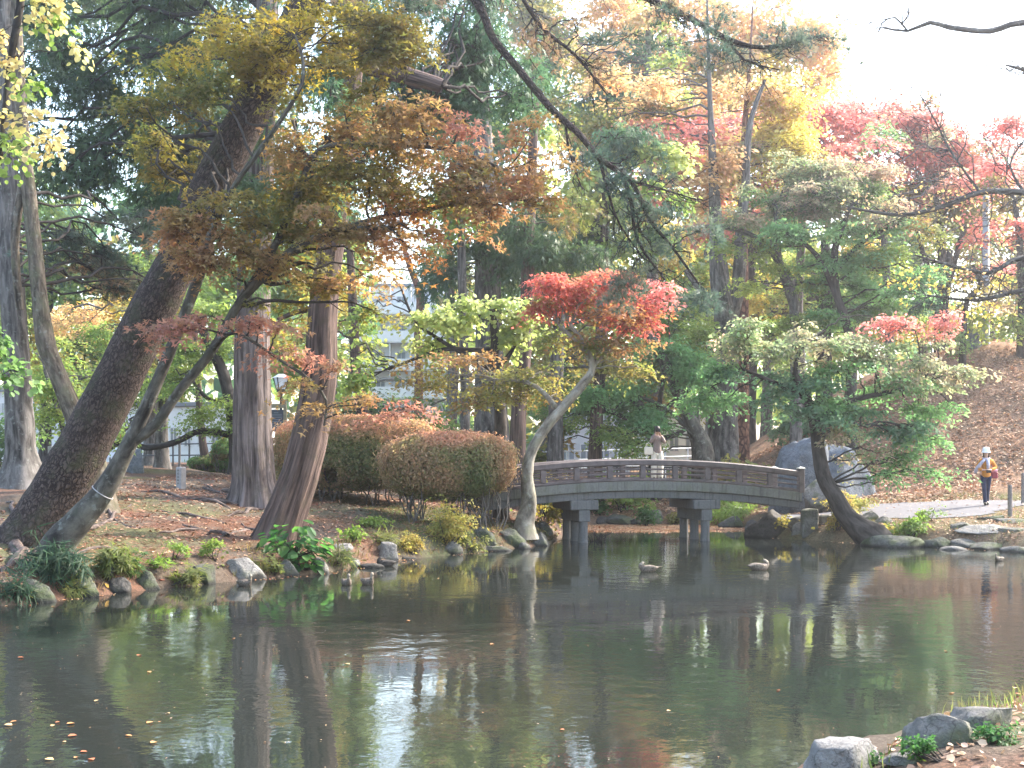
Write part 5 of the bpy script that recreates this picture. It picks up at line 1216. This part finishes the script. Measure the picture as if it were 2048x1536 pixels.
# ---------------------------------------------------------------- buildings
M['facade']=mat_plain('white_render',(.75,.76,.78),.8,.05,1.5,.05,.003); M['facade2']=mat_plain('grey_render',(.55,.56,.58),.8,.06,1.5,.05,.003)
def mat_glass():
    m,nt,out=newmat('window_glass'); v=mapping(nt); n=noise(nt,.6,2,v)
    c=ramp(nt,n.outputs[0],[(.35,(.14,.17,.20)),(.65,(.34,.38,.43))]); b=bsdf(nt,out,c.outputs[0],.08,spec=.8); return m
M['glass']=mat_glass(); M['slab']=mat_plain('balcony_concrete',(.62,.62,.62),.8,.08); M['blue']=mat_plain('blue_plastic',(.05,.08,.45),.5,.05); M['roof']=mat_plain('roof_sheet',(.20,.22,.25),.6,.1)
def building(label,px0,px1,Y,zt,rows,cols,mat='facade',balcony=False,depth=9,rot=0,cat='building',wr=.55,wh=.5,zoff=0,first=0.9):
    x0=(px0-1024)*Y/F; x1=(px1-1024)*Y/F; g=gz1((x0+x1)/2,Y)-.2
    root=empty('building',((x0+x1)/2,Y,g),label,cat); root.rotation_euler=(0,0,rot)
    w=(x1-x0)/2; h=zt-g
    mb=MB(); mb.box(-w,w,0,depth,0,h,.02); mb.build('wall',M[mat],root)
    mb=MB(); mb.box(-w-.15,w+.15,-.25,depth+.15,h+.003,h+.3,.03); mb.build('roof',M['roof'],root)
    rh=(h-first)/rows; cw=2*w/cols; fr=None
    for r in range(rows):
        for c in range(cols):
            cx=-w+cw*(c+.5); z0=first+rh*(r+.22); ww=cw*wr/2; hh=rh*wh
            mb=MB(); 
            for (a,b_,c_,d) in ((-ww-.06,-ww,0,hh),(ww,ww+.06,0,hh),(-ww-.06,ww+.06,-.06,0),(-ww-.06,ww+.06,hh,hh+.06),(-.025,.025,0,hh)):
                mb.box(a,b_,-.07,.02,c_,d)
            if fr is None: fm=mb.build('window',M['slab'],root); fr=fm.data; gm=MB(); gm.box(-ww,ww,-.03,-.004,0,hh); gl=gm.build('pane',M['glass'],fm); gme=gl.data
            else:
                fm=link('window',fr,None,root); link('pane',gme,None,fm)
            fm.location=(cx,0,z0)
        if balcony:
            mb=MB(); mb.box(-w,w,-1.2,-.003,first+rh*r-.12,first+rh*r+.03,.01); bl=mb.build('balcony',M['slab'],root)
            mb=MB(); mb.box(-w,w,-1.2,-1.12,first+rh*r+.032,first+rh*r+.95,.01); mb.build('parapet',M['facade'],bl)
            for c in range(cols+1):
                mb=MB(); x=-w+cw*c; mb.box(x-.05,x+.05,-1.118,-.003,first+rh*r+.032,first+rh*(r+1)-.13); mb.build('divider',M['slab'],bl)
    return root
building('tall white apartment block with balconies seen through the trees in the centre',700,905,112,17.5,6,5,'facade',True,12,wr=.38,wh=.42)
building('long low bright white building behind the left bank trees',195,500,82,5.6,1,11,'facade',False,9,wr=.4,wh=.35,first=.6)
building('grey white two storey house behind the left part of the bridge',1120,1260,72,6.0,2,4,'facade2',False,9,wr=.6,wh=.45,first=.3)
building('low white building behind the right part of the bridge',1300,1460,84,5.0,1,5,'facade',False,9,wr=.5,wh=.4)
building('pale building at the far left behind low maples',-60,190,90,7,2,6,'facade2',False,9,wr=.4,wh=.4)

# ---------------------------------------------------------------- fences
def fence(label,p0,p1,h,matn,npost,rails,pickets=0,name='railing',wh=.03):
    d=(p1-p0); L=math.hypot(d.x,d.y); ang=math.atan2(d.y,d.x)
    root=empty(name,p0,label,'fence'); root.rotation_euler=(0,0,ang); sl=d.z/L
    me=None
    for k in range(npost+1):
        x=L*k/npost; mb=MB(); mb.box(-wh,wh,-wh,wh,-.3,h,.004)
        if me is None: o=mb.build('post',M[matn],root); me=o.data
        else: o=link('post',me,None,root)
        o.location=(x,0,sl*x)
    for z in rails:
        mb=MB(); mb.tube([(0,-wh-.02,z),(L,-wh-.02,z+sl*L)],.028,8); mb.build('rail',M[matn],root)
    if pickets:
        mb=MB(); n=int(L/pickets)
        for k in range(n):
            x=L*(k+.5)/n; mb.box(x-.008,x+.008,-.008,.008,rails[-1]+sl*x,rails[0]+sl*x)
        tag(mb.build('pickets',M[matn],root),kind='stuff')
def gp(px,Y): x=(px-1024)*Y/F; return Vector((x,Y,gz1(x,Y)))
M['railwhite']=mat_plain('white_steel',(.62,.66,.72),.4,.05,spec=.5); M['railblack']=mat_plain('black_steel',(.03,.03,.035),.4,.05,spec=.5)
fence('white tube railing in front of the long white building',gp(190,58),gp(480,54),1.0,'railblack',9,(1.0,.5))
fence('white handrail behind the black mesh fence near the left half of the bridge',gp(1080,50),gp(1420,56),1.25,'railwhite',7,(1.25,.9,.55))
fence('black picket fence beyond the bridge railing',gp(1090,47),gp(1420,48.5),1.1,'railblack',7,(1.1,.1),.13)
M['flag']=mat_plain('white_sheet_sign',(.7,.72,.8),.7,.05); M['bluep']=mat_plain('blue_print',(.08,.12,.55),.6,.05)
b=gp(222,57); sg2=empty('banner_sign',b,'white banner sign with a blue round mark left of the standing stone','sign')
mb=MB(); mb.box(-.45,.45,-.015,.015,.45,1.35,.003); mb.build('sheet',M['flag'],sg2)
for x in (-.48,.48):
    mb=MB(); mb.tube([(x,0,-.2),(x,0,1.5)],.02,8); mb.build('pole',M['railwhite'],sg2)
mb=MB(); mb.tube([(-.15,-.03,.9),(-.15,-.017,.9)],.17,20); mb.build('round_mark',M['bluep'],sg2)
# slender rusty prop under the dark side branch
wpost(359,872,936,5,'thin rusty brown prop pole holding up the dark side branch',Y=44)

# ---------------------------------------------------------------- floating leaves that show singly
r=random.Random(9); lm=[]
for cc in ((.42,.20,.08),(.46,.30,.14),(.38,.13,.06)):
    T,Fc,_=SH['broad']; Q=T.copy(); Q[:,2]=np.abs(Q[:,1])*.25+.02; me=np_mesh('floating_leaf',Q*.12,Fc,3,np.repeat(np.array([cc]),len(T),0)); me.materials.append(M['litter']); lm.append(me)
spots=[(293,1448),(125,1484),(160,1505),(155,1515),(108,1521),(187,1521),(313,1485),(104,1454),(275,1312),(301,1346),(333,1427),(48,1316),(20,1446),(25,1452),(120,1445),(150,1448),(1341,1422),(1888,1303),(1905,1388),(2030,1376),(2042,1391),(820,1243),(480,1270),(62,1212),(102,1214),(875,1157),(1063,1140),(470,1278),(38,1255),(135,1474),(250,1472),(190,1404),(1560,1382),(980,1290),(700,1330),(1120,1460),(1780,1475),(1745,1482),(1850,1468)]
for i,(px,py) in enumerate(spots):
    Y=EYE*F/(py-HOR); x=(px-1024)*Y/F
    o=link('floating_leaf',lm[i%3],None); o.location=(x,Y,.006); o.rotation_euler=(r.uniform(-.1,.1),r.uniform(-.1,.1),r.uniform(0,6.28)); s=r.uniform(.35,.65); o.scale=(s,s,s)
    tag(o,'single small orange brown fallen leaf floating on open water','leaf','single leaves floating on the pond')

# ---------------------------------------------------------------- ducks
PAL_D={}
def mat_duck(name,a,b):
    m,nt,out=newmat(name); v=mapping(nt,(1,1,1)); n=noise(nt,38,3,v,.6)
    c=ramp(nt,n.outputs[0],[(.4,a),(.58,b)]); bsdf(nt,out,c.outputs[0],.7,n.outputs[0],.3,.004); return m
M['duck']=mat_duck('mottled_feathers',(.06,.045,.035),(.17,.135,.105)); M['duckpale']=mat_plain('pale_head_feathers',(.24,.20,.155),.7,.15,20); M['duckblack']=mat_duck('black_feathers',(.012,.011,.011),(.04,.035,.032)); M['bill']=mat_plain('dark_bill',(.05,.045,.03),.4,.1); M['wing']=mat_duck('wing_feathers',(.06,.045,.035),(.20,.16,.12))
def duck(px,py,rot,label,tuck=False,dark=False,on=None,s=1.0,pitch=0):
    if on is None:
        Y=EYE*F/(py-HOR); loc=Vector(((px-1024)*Y/F,Y,0))
    else: loc=on
    root=empty('duck',loc,label,'duck'); root.rotation_euler=(0,pitch,rot); root.scale=(s*.86,)*3
    # one continuous body: hull sections along x
    prof=[(-.27,.008,.10,.012),(-.24,.035,.10,.02),(-.18,.075,.075,.05),(-.10,.105,.06,.085),(0,.118,.055,.10),(.10,.105,.055,.10),(.17,.075,.07,.085)]
    if tuck: neck=[(.195,.05,.115,.06),(.19,.045,.16,.05),(.165,.043,.19,.042),(.135,.038,.212,.032),(.12,.015,.232,.012)]
    else: neck=[(.20,.045,.12,.055),(.215,.034,.17,.035),(.225,.033,.21,.035),(.23,.040,.245,.038),(.235,.034,.278,.024),(.24,.008,.295,.006)]
    pts=prof+neck; n=14; vs=[];fs=[]
    tn=[]
    for i,(x,ry,z,rz) in enumerate(pts):
        a=pts[max(i-1,0)]; b=pts[min(i+1,len(pts)-1)]; t=Vector((b[0]-a[0],0,b[2]-a[2])).normalized(); up=Vector((-t.z,0,t.x))
        if i<7: t=Vector((1,0,0)); up=Vector((0,0,1))
        for k in range(n):
            an=2*pi*k/n; vs.append(Vector((x,0,z))+Vector((0,1,0))*ry*math.cos(an)+up*rz*math.sin(an))
    for i in range(len(pts)-1):
        for k in range(n):
            j=(k+1)%n; fs.append((i*n+k,i*n+j,(i+1)*n+j,(i+1)*n+k))
    fs.append(tuple(range(n-1,-1,-1))); fs.append(tuple(range((len(pts)-1)*n,len(pts)*n)))
    mb=MB(); mb.add(vs,fs); bd=M['duckblack'] if dark else M['duck']; o=mb.build('body',bd,root,smooth=True)
    if not dark:
        o.data.materials.append(M['duckpale'])
        for p in o.data.polygons:
            if p.center.z>.165 and p.center.x>.09: p.material_index=1
    hx,hz=(.17,.215) if tuck else (.235,.25)
    if not tuck:
        mb=MB(); mb.ball((hx+.045,0,hz-.012),(.042,.016,.010),10,6); mb.build('bill',M['bill'],root,True)
    else:
        mb=MB(); mb.ball((hx-.065,.02,hz-.02),(.038,.014,.009),10,6); mb.build('bill',M['bill'],root,True)
    for sgn in (-1,1):
        mb=MB(); mb.ball((-.04,sgn*.085,.095),(.16,.032,.058),14,8); w=mb.build('wing',M['duckblack'] if dark else M['wing'],root,True)
        mb=MB(); mb.ball((hx+.012,sgn*.030,hz+.008),.006,6,4); mb.build('eye',M['bill'],root,True)
    mb=MB(); mb.add([(-.25,-.03,.095),(-.25,.03,.095),(-.33,.022,.115),(-.33,-.022,.115),(-.25,-.03,.108),(-.25,.03,.108),(-.33,.022,.12),(-.33,-.022,.12)],[(0,3,2,1),(4,5,6,7),(0,1,5,4),(1,2,6,5),(2,3,7,6),(3,0,4,7)]); mb.build('tail',M['duckblack'] if dark else M['wing'],root)
    return root
duck(1297,1143,pi+.2,'brown duck resting on the water between the two bridge piers',True)
duck(1517,1140,.25,'larger looking brown duck resting near the right abutment',True,s=1.12)
duck(735,1169,-1.0,'duck swimming just right of another one near the left bank',s=.95)
duck(693,1170,-1.2,'duck swimming left of its close neighbour near the left bank',s=.9)
duck(489,1172,-.7,'duck swimming alone below the biggest pale boulder',s=.9)
duck(1998,1122,-2.4,'small distant duck swimming at the right shore',s=.75)
b=hit(772,1133); duck(0,0,-2.6,'black duck preening at the foot of the pointed pale rock',True,True,Vector((b.x,b.y+.05,max(b.z,0)+.0)),1.05)
# dead branch snag beside the left pier
sn=P(1195,1085,34.6); root=empty('dead_branch',(sn.x,34.9,0),'dark tangled dead branch sticking out of the water by the left pier','branch'); tw=TW()
for k in range(16): tw.add(wiggle((sn.x+rng.normal(0,.1),34.9,-.1),(sn.x+rng.normal(.05,.22),34.9+rng.normal(0,.15),rng.uniform(.1,.32)),6,.5),.022,.006,5)
tw.build('twigs',M['bark_dark'],root)

# ---------------------------------------------------------------- people
def skinmesh(name,nodes,edges,mat,parent,sub=1,root_i=0):
    me=bpy.data.meshes.new(name); me.from_pydata([n[0] for n in nodes],edges,[]); 
    o=bpy.data.objects.new(name,me); COL.objects.link(o)
    o.modifiers.new('skin','SKIN')
    sk=me.skin_vertices[0].data
    for i,n in enumerate(nodes):
        rr=n[1]; sk[i].radius=(rr,rr) if not hasattr(rr,'__len__') else rr
        sk[i].use_root=(i==root_i)
    o.modifiers['skin'].use_smooth_shade=True
    s=o.modifiers.new('sub','SUBSURF'); s.levels=sub; s.render_levels=sub
    dg=bpy.context.evaluated_depsgraph_get(); dg.update(); ev=o.evaluated_get(dg)
    m2=bpy.data.meshes.new_from_object(ev); bpy.data.objects.remove(o)
    m2.materials.clear(); 
    return link(name,m2,mat,parent)
M['skin']=mat_plain('skin',(.55,.36,.28),.55,.06,20); M['hair']=mat_plain('black_hair',(.02,.016,.014),.45,.3,40)
def chain(nodes,edges,start,pts):
    prev=start
    for p,r_ in pts:
        nodes.append((p,r_)); edges.append((prev,len(nodes)-1)); prev=len(nodes)-1
    return prev
def person(loc,rot,label,sc,top,topn,bottom,botn,arms,legs,hairlong=True,wide=False,shoe='bill'):
    root=empty('person',loc,label,'person'); root.rotation_euler=(0,0,rot); root.scale=(sc,)*3
    # body: one surface, pelvis first
    n=[((0,0,.88),.08)]; e=[]
    ch=chain(n,e,0,[((0,0,1.02),.075),((0,0,1.18),.085),((0,0,1.32),.08)]); nk=chain(n,e,ch,[((0,0,1.40),.045),((0,-.012,1.47),.05)])
    hd=chain(n,e,nk,[((0,-.02,1.53),.075),((0,-.012,1.60),.078),((0,-.005,1.655),.05)])
    for s,arm in zip((-1,1),arms):
        sh,el,wr,fdir=arm
        k=chain(n,e,ch,[(sh,.05),(el,.037),(wr,.024)])
        hp=Vector(wr)+Vector(fdir)*.05; hk=chain(n,e,k,[(tuple(hp),.030)])
        side=Vector(fdir).cross(Vector((0,0,1))).normalized() if abs(fdir[2])<.9 else Vector((1,0,0))
        for q,(off,ln) in enumerate(((-.027,.060),(-.009,.072),(.009,.068),(.027,.052))):
            a=hp+side*off+Vector(fdir)*.035; b_=a+Vector(fdir)*ln*.5+Vector((0,-.008,0)); c_=b_+Vector(fdir)*ln*.35+Vector((0,.006,-.01))
            chain(n,e,hk,[(tuple(a),.010),(tuple(b_),.009),(tuple(c_),.008)])
        a=hp-side*s*.035; chain(n,e,hk,[(tuple(a),.011),(tuple(a+Vector(fdir)*.035-side*s*.012),.009)])
    for leg in legs:
        hip,kn,an,toe=leg
        chain(n,e,0,[(hip,.07),(kn,.048),(an,.034),(toe,.028)])
    skinmesh('body',n,e,M['skin'],root,1)
    # face parts
    mb=MB(); mb.add([(-.012,-.088,1.545),(.012,-.088,1.545),(0,-.112,1.538),(0,-.09,1.578)],[(0,2,1),(0,3,2),(1,2,3)]); mb.build('nose',M['skin'],root,True)
    for s in (-1,1):
        mb=MB(); mb.ball((s*.028,-.088,1.575),(.012,.006,.006),8,6); mb.build('eye',M['hair'],root,True)
        mb=MB(); mb.ball((s*.082,-.005,1.56),(.010,.020,.03),8,6); mb.build('ear',M['skin'],root,True)
    mb=MB(); mb.ball((0,-.088,1.512),(.022,.006,.006),8,6); mb.build('mouth',mat_plain('lips',(.45,.16,.14),.5,.05),root,True)
    # hair: cap with hanging sides
    mb=MB(); vs=[];fs=[]; nu,nv=20,10
    for i in range(nv+1):
        for k in range(nu):
            an=2*pi*k/nu; front=max(0,-math.sin(an)); ph=pi*(i/nv)*(.95-.52*front)
            z=1.60+.10*math.cos(ph); rr_=.097*math.sin(min(ph,pi*.62))
            if ph>pi*.62 and hairlong: z-=(ph-pi*.62)*.24
            vs.append((rr_*math.cos(an),rr_*math.sin(an)-.004,z))
    for i in range(nv):
        for k in range(nu):
            j=(k+1)%nu; fs.append((i*nu+k,i*nu+j,(i+1)*nu+j,(i+1)*nu+k))
    mb.add(vs,fs); mb.build('hair',M['hair'],root,True)
    # jacket: torso and sleeves one size up
    n=[((0,0,.80),.15)]; e=[]; ch=chain(n,e,0,[((0,0,.92),.15),((0,0,1.04),.13),((0,0,1.18),.135),((0,0,1.31),.115),((0,0,1.385),.06)])
    ci=4
    for arm in arms:
        sh,el,wr,fdir=arm; w2=tuple(Vector(el).lerp(Vector(wr),.93)); chain(n,e,ci,[(sh,.072),(el,.058),(w2,.045)])
    skinmesh(topn,n,e,top,root,1)
    n=[((0,0,.93),.118)]; e=[]
    for leg in legs:
        hip,kn,an,toe=leg
        k=(.115,.105,.10) if wide else (.10,.07,.062)
        chain(n,e,0,[(hip,k[0]),(kn,k[1]),((an[0],an[1],an[2]+.05),k[2]),((an[0],an[1],an[2]-.045),k[2]*1.05)])
    skinmesh(botn,n,e,bottom,root,1)
    for leg in legs:
        an,toe=leg[2],leg[3]; mb=MB(); d=Vector(toe)-Vector(an); c=(Vector(an)+Vector(toe))/2
        mb.ball((c.x,c.y-.01,.045),(.048,.135,.05),12,8); mb.build('shoe',M[shoe],root,True)
    return root
M['taupe']=mat_plain('taupe_knit',(.24,.19,.18),.9,.12,30,.4,.005); M['cream']=mat_plain('cream_cotton',(.66,.62,.55),.85,.06,12); M['mustard']=mat_plain('mustard_cloth',(.52,.21,.03),.85,.1,20)
M['denim']=mat_plain('dark_denim',(.015,.022,.055),.85,.2,30); M['redcloth']=mat_plain('red_cloth',(.50,.03,.05),.8,.1); M['camera_black']=mat_plain('camera_plastic',(.02,.02,.022),.35,.1); M['scarf']=mat_plain('grey_lilac_scarf',(.40,.38,.46),.9,.2,25); M['burgundy']=mat_plain('burgundy_leather',(.20,.02,.04),.6,.1); M['pinkcloth']=mat_plain('pink_cloth',(.65,.30,.38),.8,.05)
def deckpos(u,v): 
    c,s=math.cos(BA),math.sin(BA); return Vector((BO.x+c*u-s*v,BO.y+s*u+c*v,arch(u)+.006))
wl=deckpos(.92,1.35)
arms=[((-.15,0,1.34),(-.23,-.10,1.17),(-.085,-.165,1.47),(.25,-.15,.95)),((.15,0,1.34),(.23,-.10,1.15),(.075,-.17,1.40),(-.55,-.15,.82))]
arms=[(a,b,c,tuple(Vector(d).normalized())) for a,b,c,d in arms]
legs=[((-.09,0,.84),(-.10,-.01,.48),(-.11,0,.08),(-.12,-.15,.03)),((.09,0,.84),(.10,-.02,.48),(.10,.02,.08),(.12,-.13,.03))]
w=person(wl,.10,'person in a taupe top and wide cream trousers photographing from the bridge',.92,M['taupe'],'jacket',M['cream'],'trousers',arms,legs,True,True)
def camthing(loc,rot,label,s=1):
    root=empty('camera_body',loc,label,'camera'); root.rotation_euler=(0,0,rot)
    mb=MB(); mb.box(-.07,.07,-.03,.03,-.045,.045,.008); mb.box(-.025,.025,-.025,.025,.04,.068,.005); mb.build('housing',M['camera_black'],root)
    mb=MB(); mb.tube([(0,-.028,0),(0,-.12,0)],[.036,.038],16); mb.build('lens',M['camera_black'],root)
camthing(wl+Vector((0,-.17,1.43)),.1,'black camera held to the face of the person on the bridge')
# tote bag on the raised arm
tb=wl+Vector((-.26,-.10,.72)); root=empty('tote_bag',tb,'cream tote bag hanging from the elbow of the person on the bridge','bag')
mb=MB(); mb.box(-.125,.125,-.04,.04,0,.24,.03); mb.build('pouch',M['cream'],root)
for y in (-.03,.03):
    mb=MB(); mb.tube([(-.08,y,.23),(-.06,y*.8,.31),(.0,y*.3,.36),(.06,y*.8,.31),(.08,y,.23)],.008,6); mb.build('strap',M['cream'],root)
# walker on the path
b=hit(1972,1012); wz=max(gz1(b.x,b.y)+.03,.55)
wk=Vector((b.x,b.y,wz)); hs=(115*b.y/F)/1.74
arms=[((-.15,0,1.34),(-.29,.02,1.13),(-.10,-.20,1.06),(.85,-.5,.1)),((.15,0,1.34),(.29,.03,1.13),(.11,-.20,1.06),(-.85,-.5,.1))]
arms=[(a,b_,c,tuple(Vector(d).normalized())) for a,b_,c,d in arms]
legs=[((-.08,0,.84),(-.06,-.10,.48),(-.035,-.10,.08),(-.04,-.24,.03)),((.08,0,.84),(.05,.02,.48),(.05,.16,.12),(.055,.03,.03))]
pr=person(wk,-.25,'person in a white hat and mustard jacket walking on the path at right',hs,M['mustard'],'jacket',M['denim'],'jeans',arms,legs,True,False)
mb=MB(); mb.lathe([(.135,1.575),(.13,1.60),(.105,1.64),(.10,1.70),(.075,1.745),(.02,1.755)],(0,-.004,0),20); mb.build('hat',M['white'],pr,True)
mb=MB(); mb.tube([(-.09,-.02,1.40),(0,-.10,1.385),(.09,-.02,1.40),(0,.08,1.41),(-.09,-.02,1.40)],.035,8); mb.build('scarf',M['scarf'],pr,True)
mb=MB(); mb.tube([(.03,-.12,1.38),(.045,-.155,1.22),(.04,-.165,1.08)],[.045,.05,.04],8); mb.build('scarf_end',M['scarf'],pr,True)
mb=MB(); mb.tube([(-.05,-.11,1.38),(-.14,-.14,1.28),(-.26,-.06,1.12),(-.30,0,.98)],[.04,.05,.055,.05],8); mb.build('shawl',M['scarf'],pr,True)
camthing(wk+Vector((0,-.22,1.02*hs)),-.25,'black camera held at the waist by the walker in the white hat')
root=empty('shoulder_bag',wk+Vector((.27*hs,.05,.80*hs)),'burgundy and pink shoulder bag at the hip of the walker','bag')
mb=MB(); mb.box(-.10,.10,-.05,.05,0,.20,.025); mb.build('pouch',M['burgundy'],root)
mb=MB(); mb.box(-.09,.09,-.045,.045,.201,.28,.02); mb.build('flap',M['pinkcloth'],root)
mb=MB(); mb.tube([(-.02,.0,.27),(-.09,.02,.45),(-.2,.02,.66)],.010,6); mb.build('strap',M['burgundy'],root)
# third person, mostly behind the slim maple
b=gp(247,53); arms=[((-.15,0,1.34),(-.20,0,1.10),(-.20,-.05,.88),(0,0,-1)),((.15,0,1.34),(.20,0,1.10),(.20,-.05,.88),(0,0,-1))]
person(b,2.6,'person in a bright red jacket mostly hidden behind the slim maple trunk',1.0,M['redcloth'],'jacket',M['denim'],'trousers',arms,legs,False,False)
# pale band round the slim maple
a=[P(190,976,21.3),P(233,1000,21.3)]
c=(P(205,985,21.6)); d=(P(245,915,21.6)-P(150,1050,21.6)).normalized(); s1=d.orthogonal().normalized(); s2=d.cross(s1)
mb=MB(); mb.tube([c+(s1*math.cos(t)+s2*math.sin(t))*.20 for t in np.linspace(0,2*pi,25)],.010,6,False); o=mb.build('tree_band',M['marker']); tag(o,'thin pale blue band tied around the slim forked maple trunk','band')

# ---------------------------------------------------------------- far woods
n=15000; x=rng.uniform(-75,62,n); y=rng.uniform(96,125,n); z=rng.uniform(0,1,n)**.8
top=11+12*vnoise(np.stack([x,0*x,0*x],-1),.10,61)+5*vnoise(np.stack([x,0*x,0*x],-1),.35,62); top=top*np.where(x>34,.55,1.0)*np.where(x<12,1.1,1)
z=z*top+1.0; C=np.stack([x,y,z],-1); ppx=1024+x/y*F; k=(vnoise(C,.22,63)>.36)&~((ppx>735)&(ppx<890)); C=C[k]; pw=vnoise(C,.08,64)
cols=np.where((pw>.55)[:,None],pick('lightgreen',C,65,.3,.2),np.where((pw>.40)[:,None],pick('mixed',C,66,.3,.2),pick('cypress',C,67,.3,.2)))
V,f,cl=leaf_arrays(C,rng.normal(0,1,C.shape),rng.normal(0,1,C.shape)+np.array([0,-.6,.6]),rng.uniform(1.0,1.9,len(C)),np.clip(cols,0,1),'leaf')
tag(link('distant_woods',np_mesh('distant_woods',V,f,3,cl),M['leaf']),'far mass of green and yellow trees closing the view',kind='stuff')

# ---------------------------------------------------------------- haze
HAZE=.0010
if HAZE>0:
    mx=-1e9; mn=1e9
    for o in list(bpy.data.objects):
        if o.type=='MESH' and len(o.data.vertices):
            if o.parent is None or True:
                bb=[(o.matrix_basis@Vector(c_)) for c_ in o.bound_box]; off=o.parent.location.z if o.parent else 0
                if o.parent and o.parent.parent: off+=o.parent.parent.location.z
                mx=max(mx,max(v.z for v in bb)+off)
    mb=MB(); mb.box(-262,262,-72,520,-3,mx+3)
    m,nt,out=newmat('haze_air'); pv=nt.nodes.new('ShaderNodeVolumePrincipled'); pv.inputs['Color'].default_value=(.96,.95,1,1); pv.inputs['Density'].default_value=HAZE; pv.inputs['Anisotropy'].default_value=.78
    nt.links.new(pv.outputs[0],out.inputs['Volume'])
    tag(mb.build('haze',m),kind='stuff')
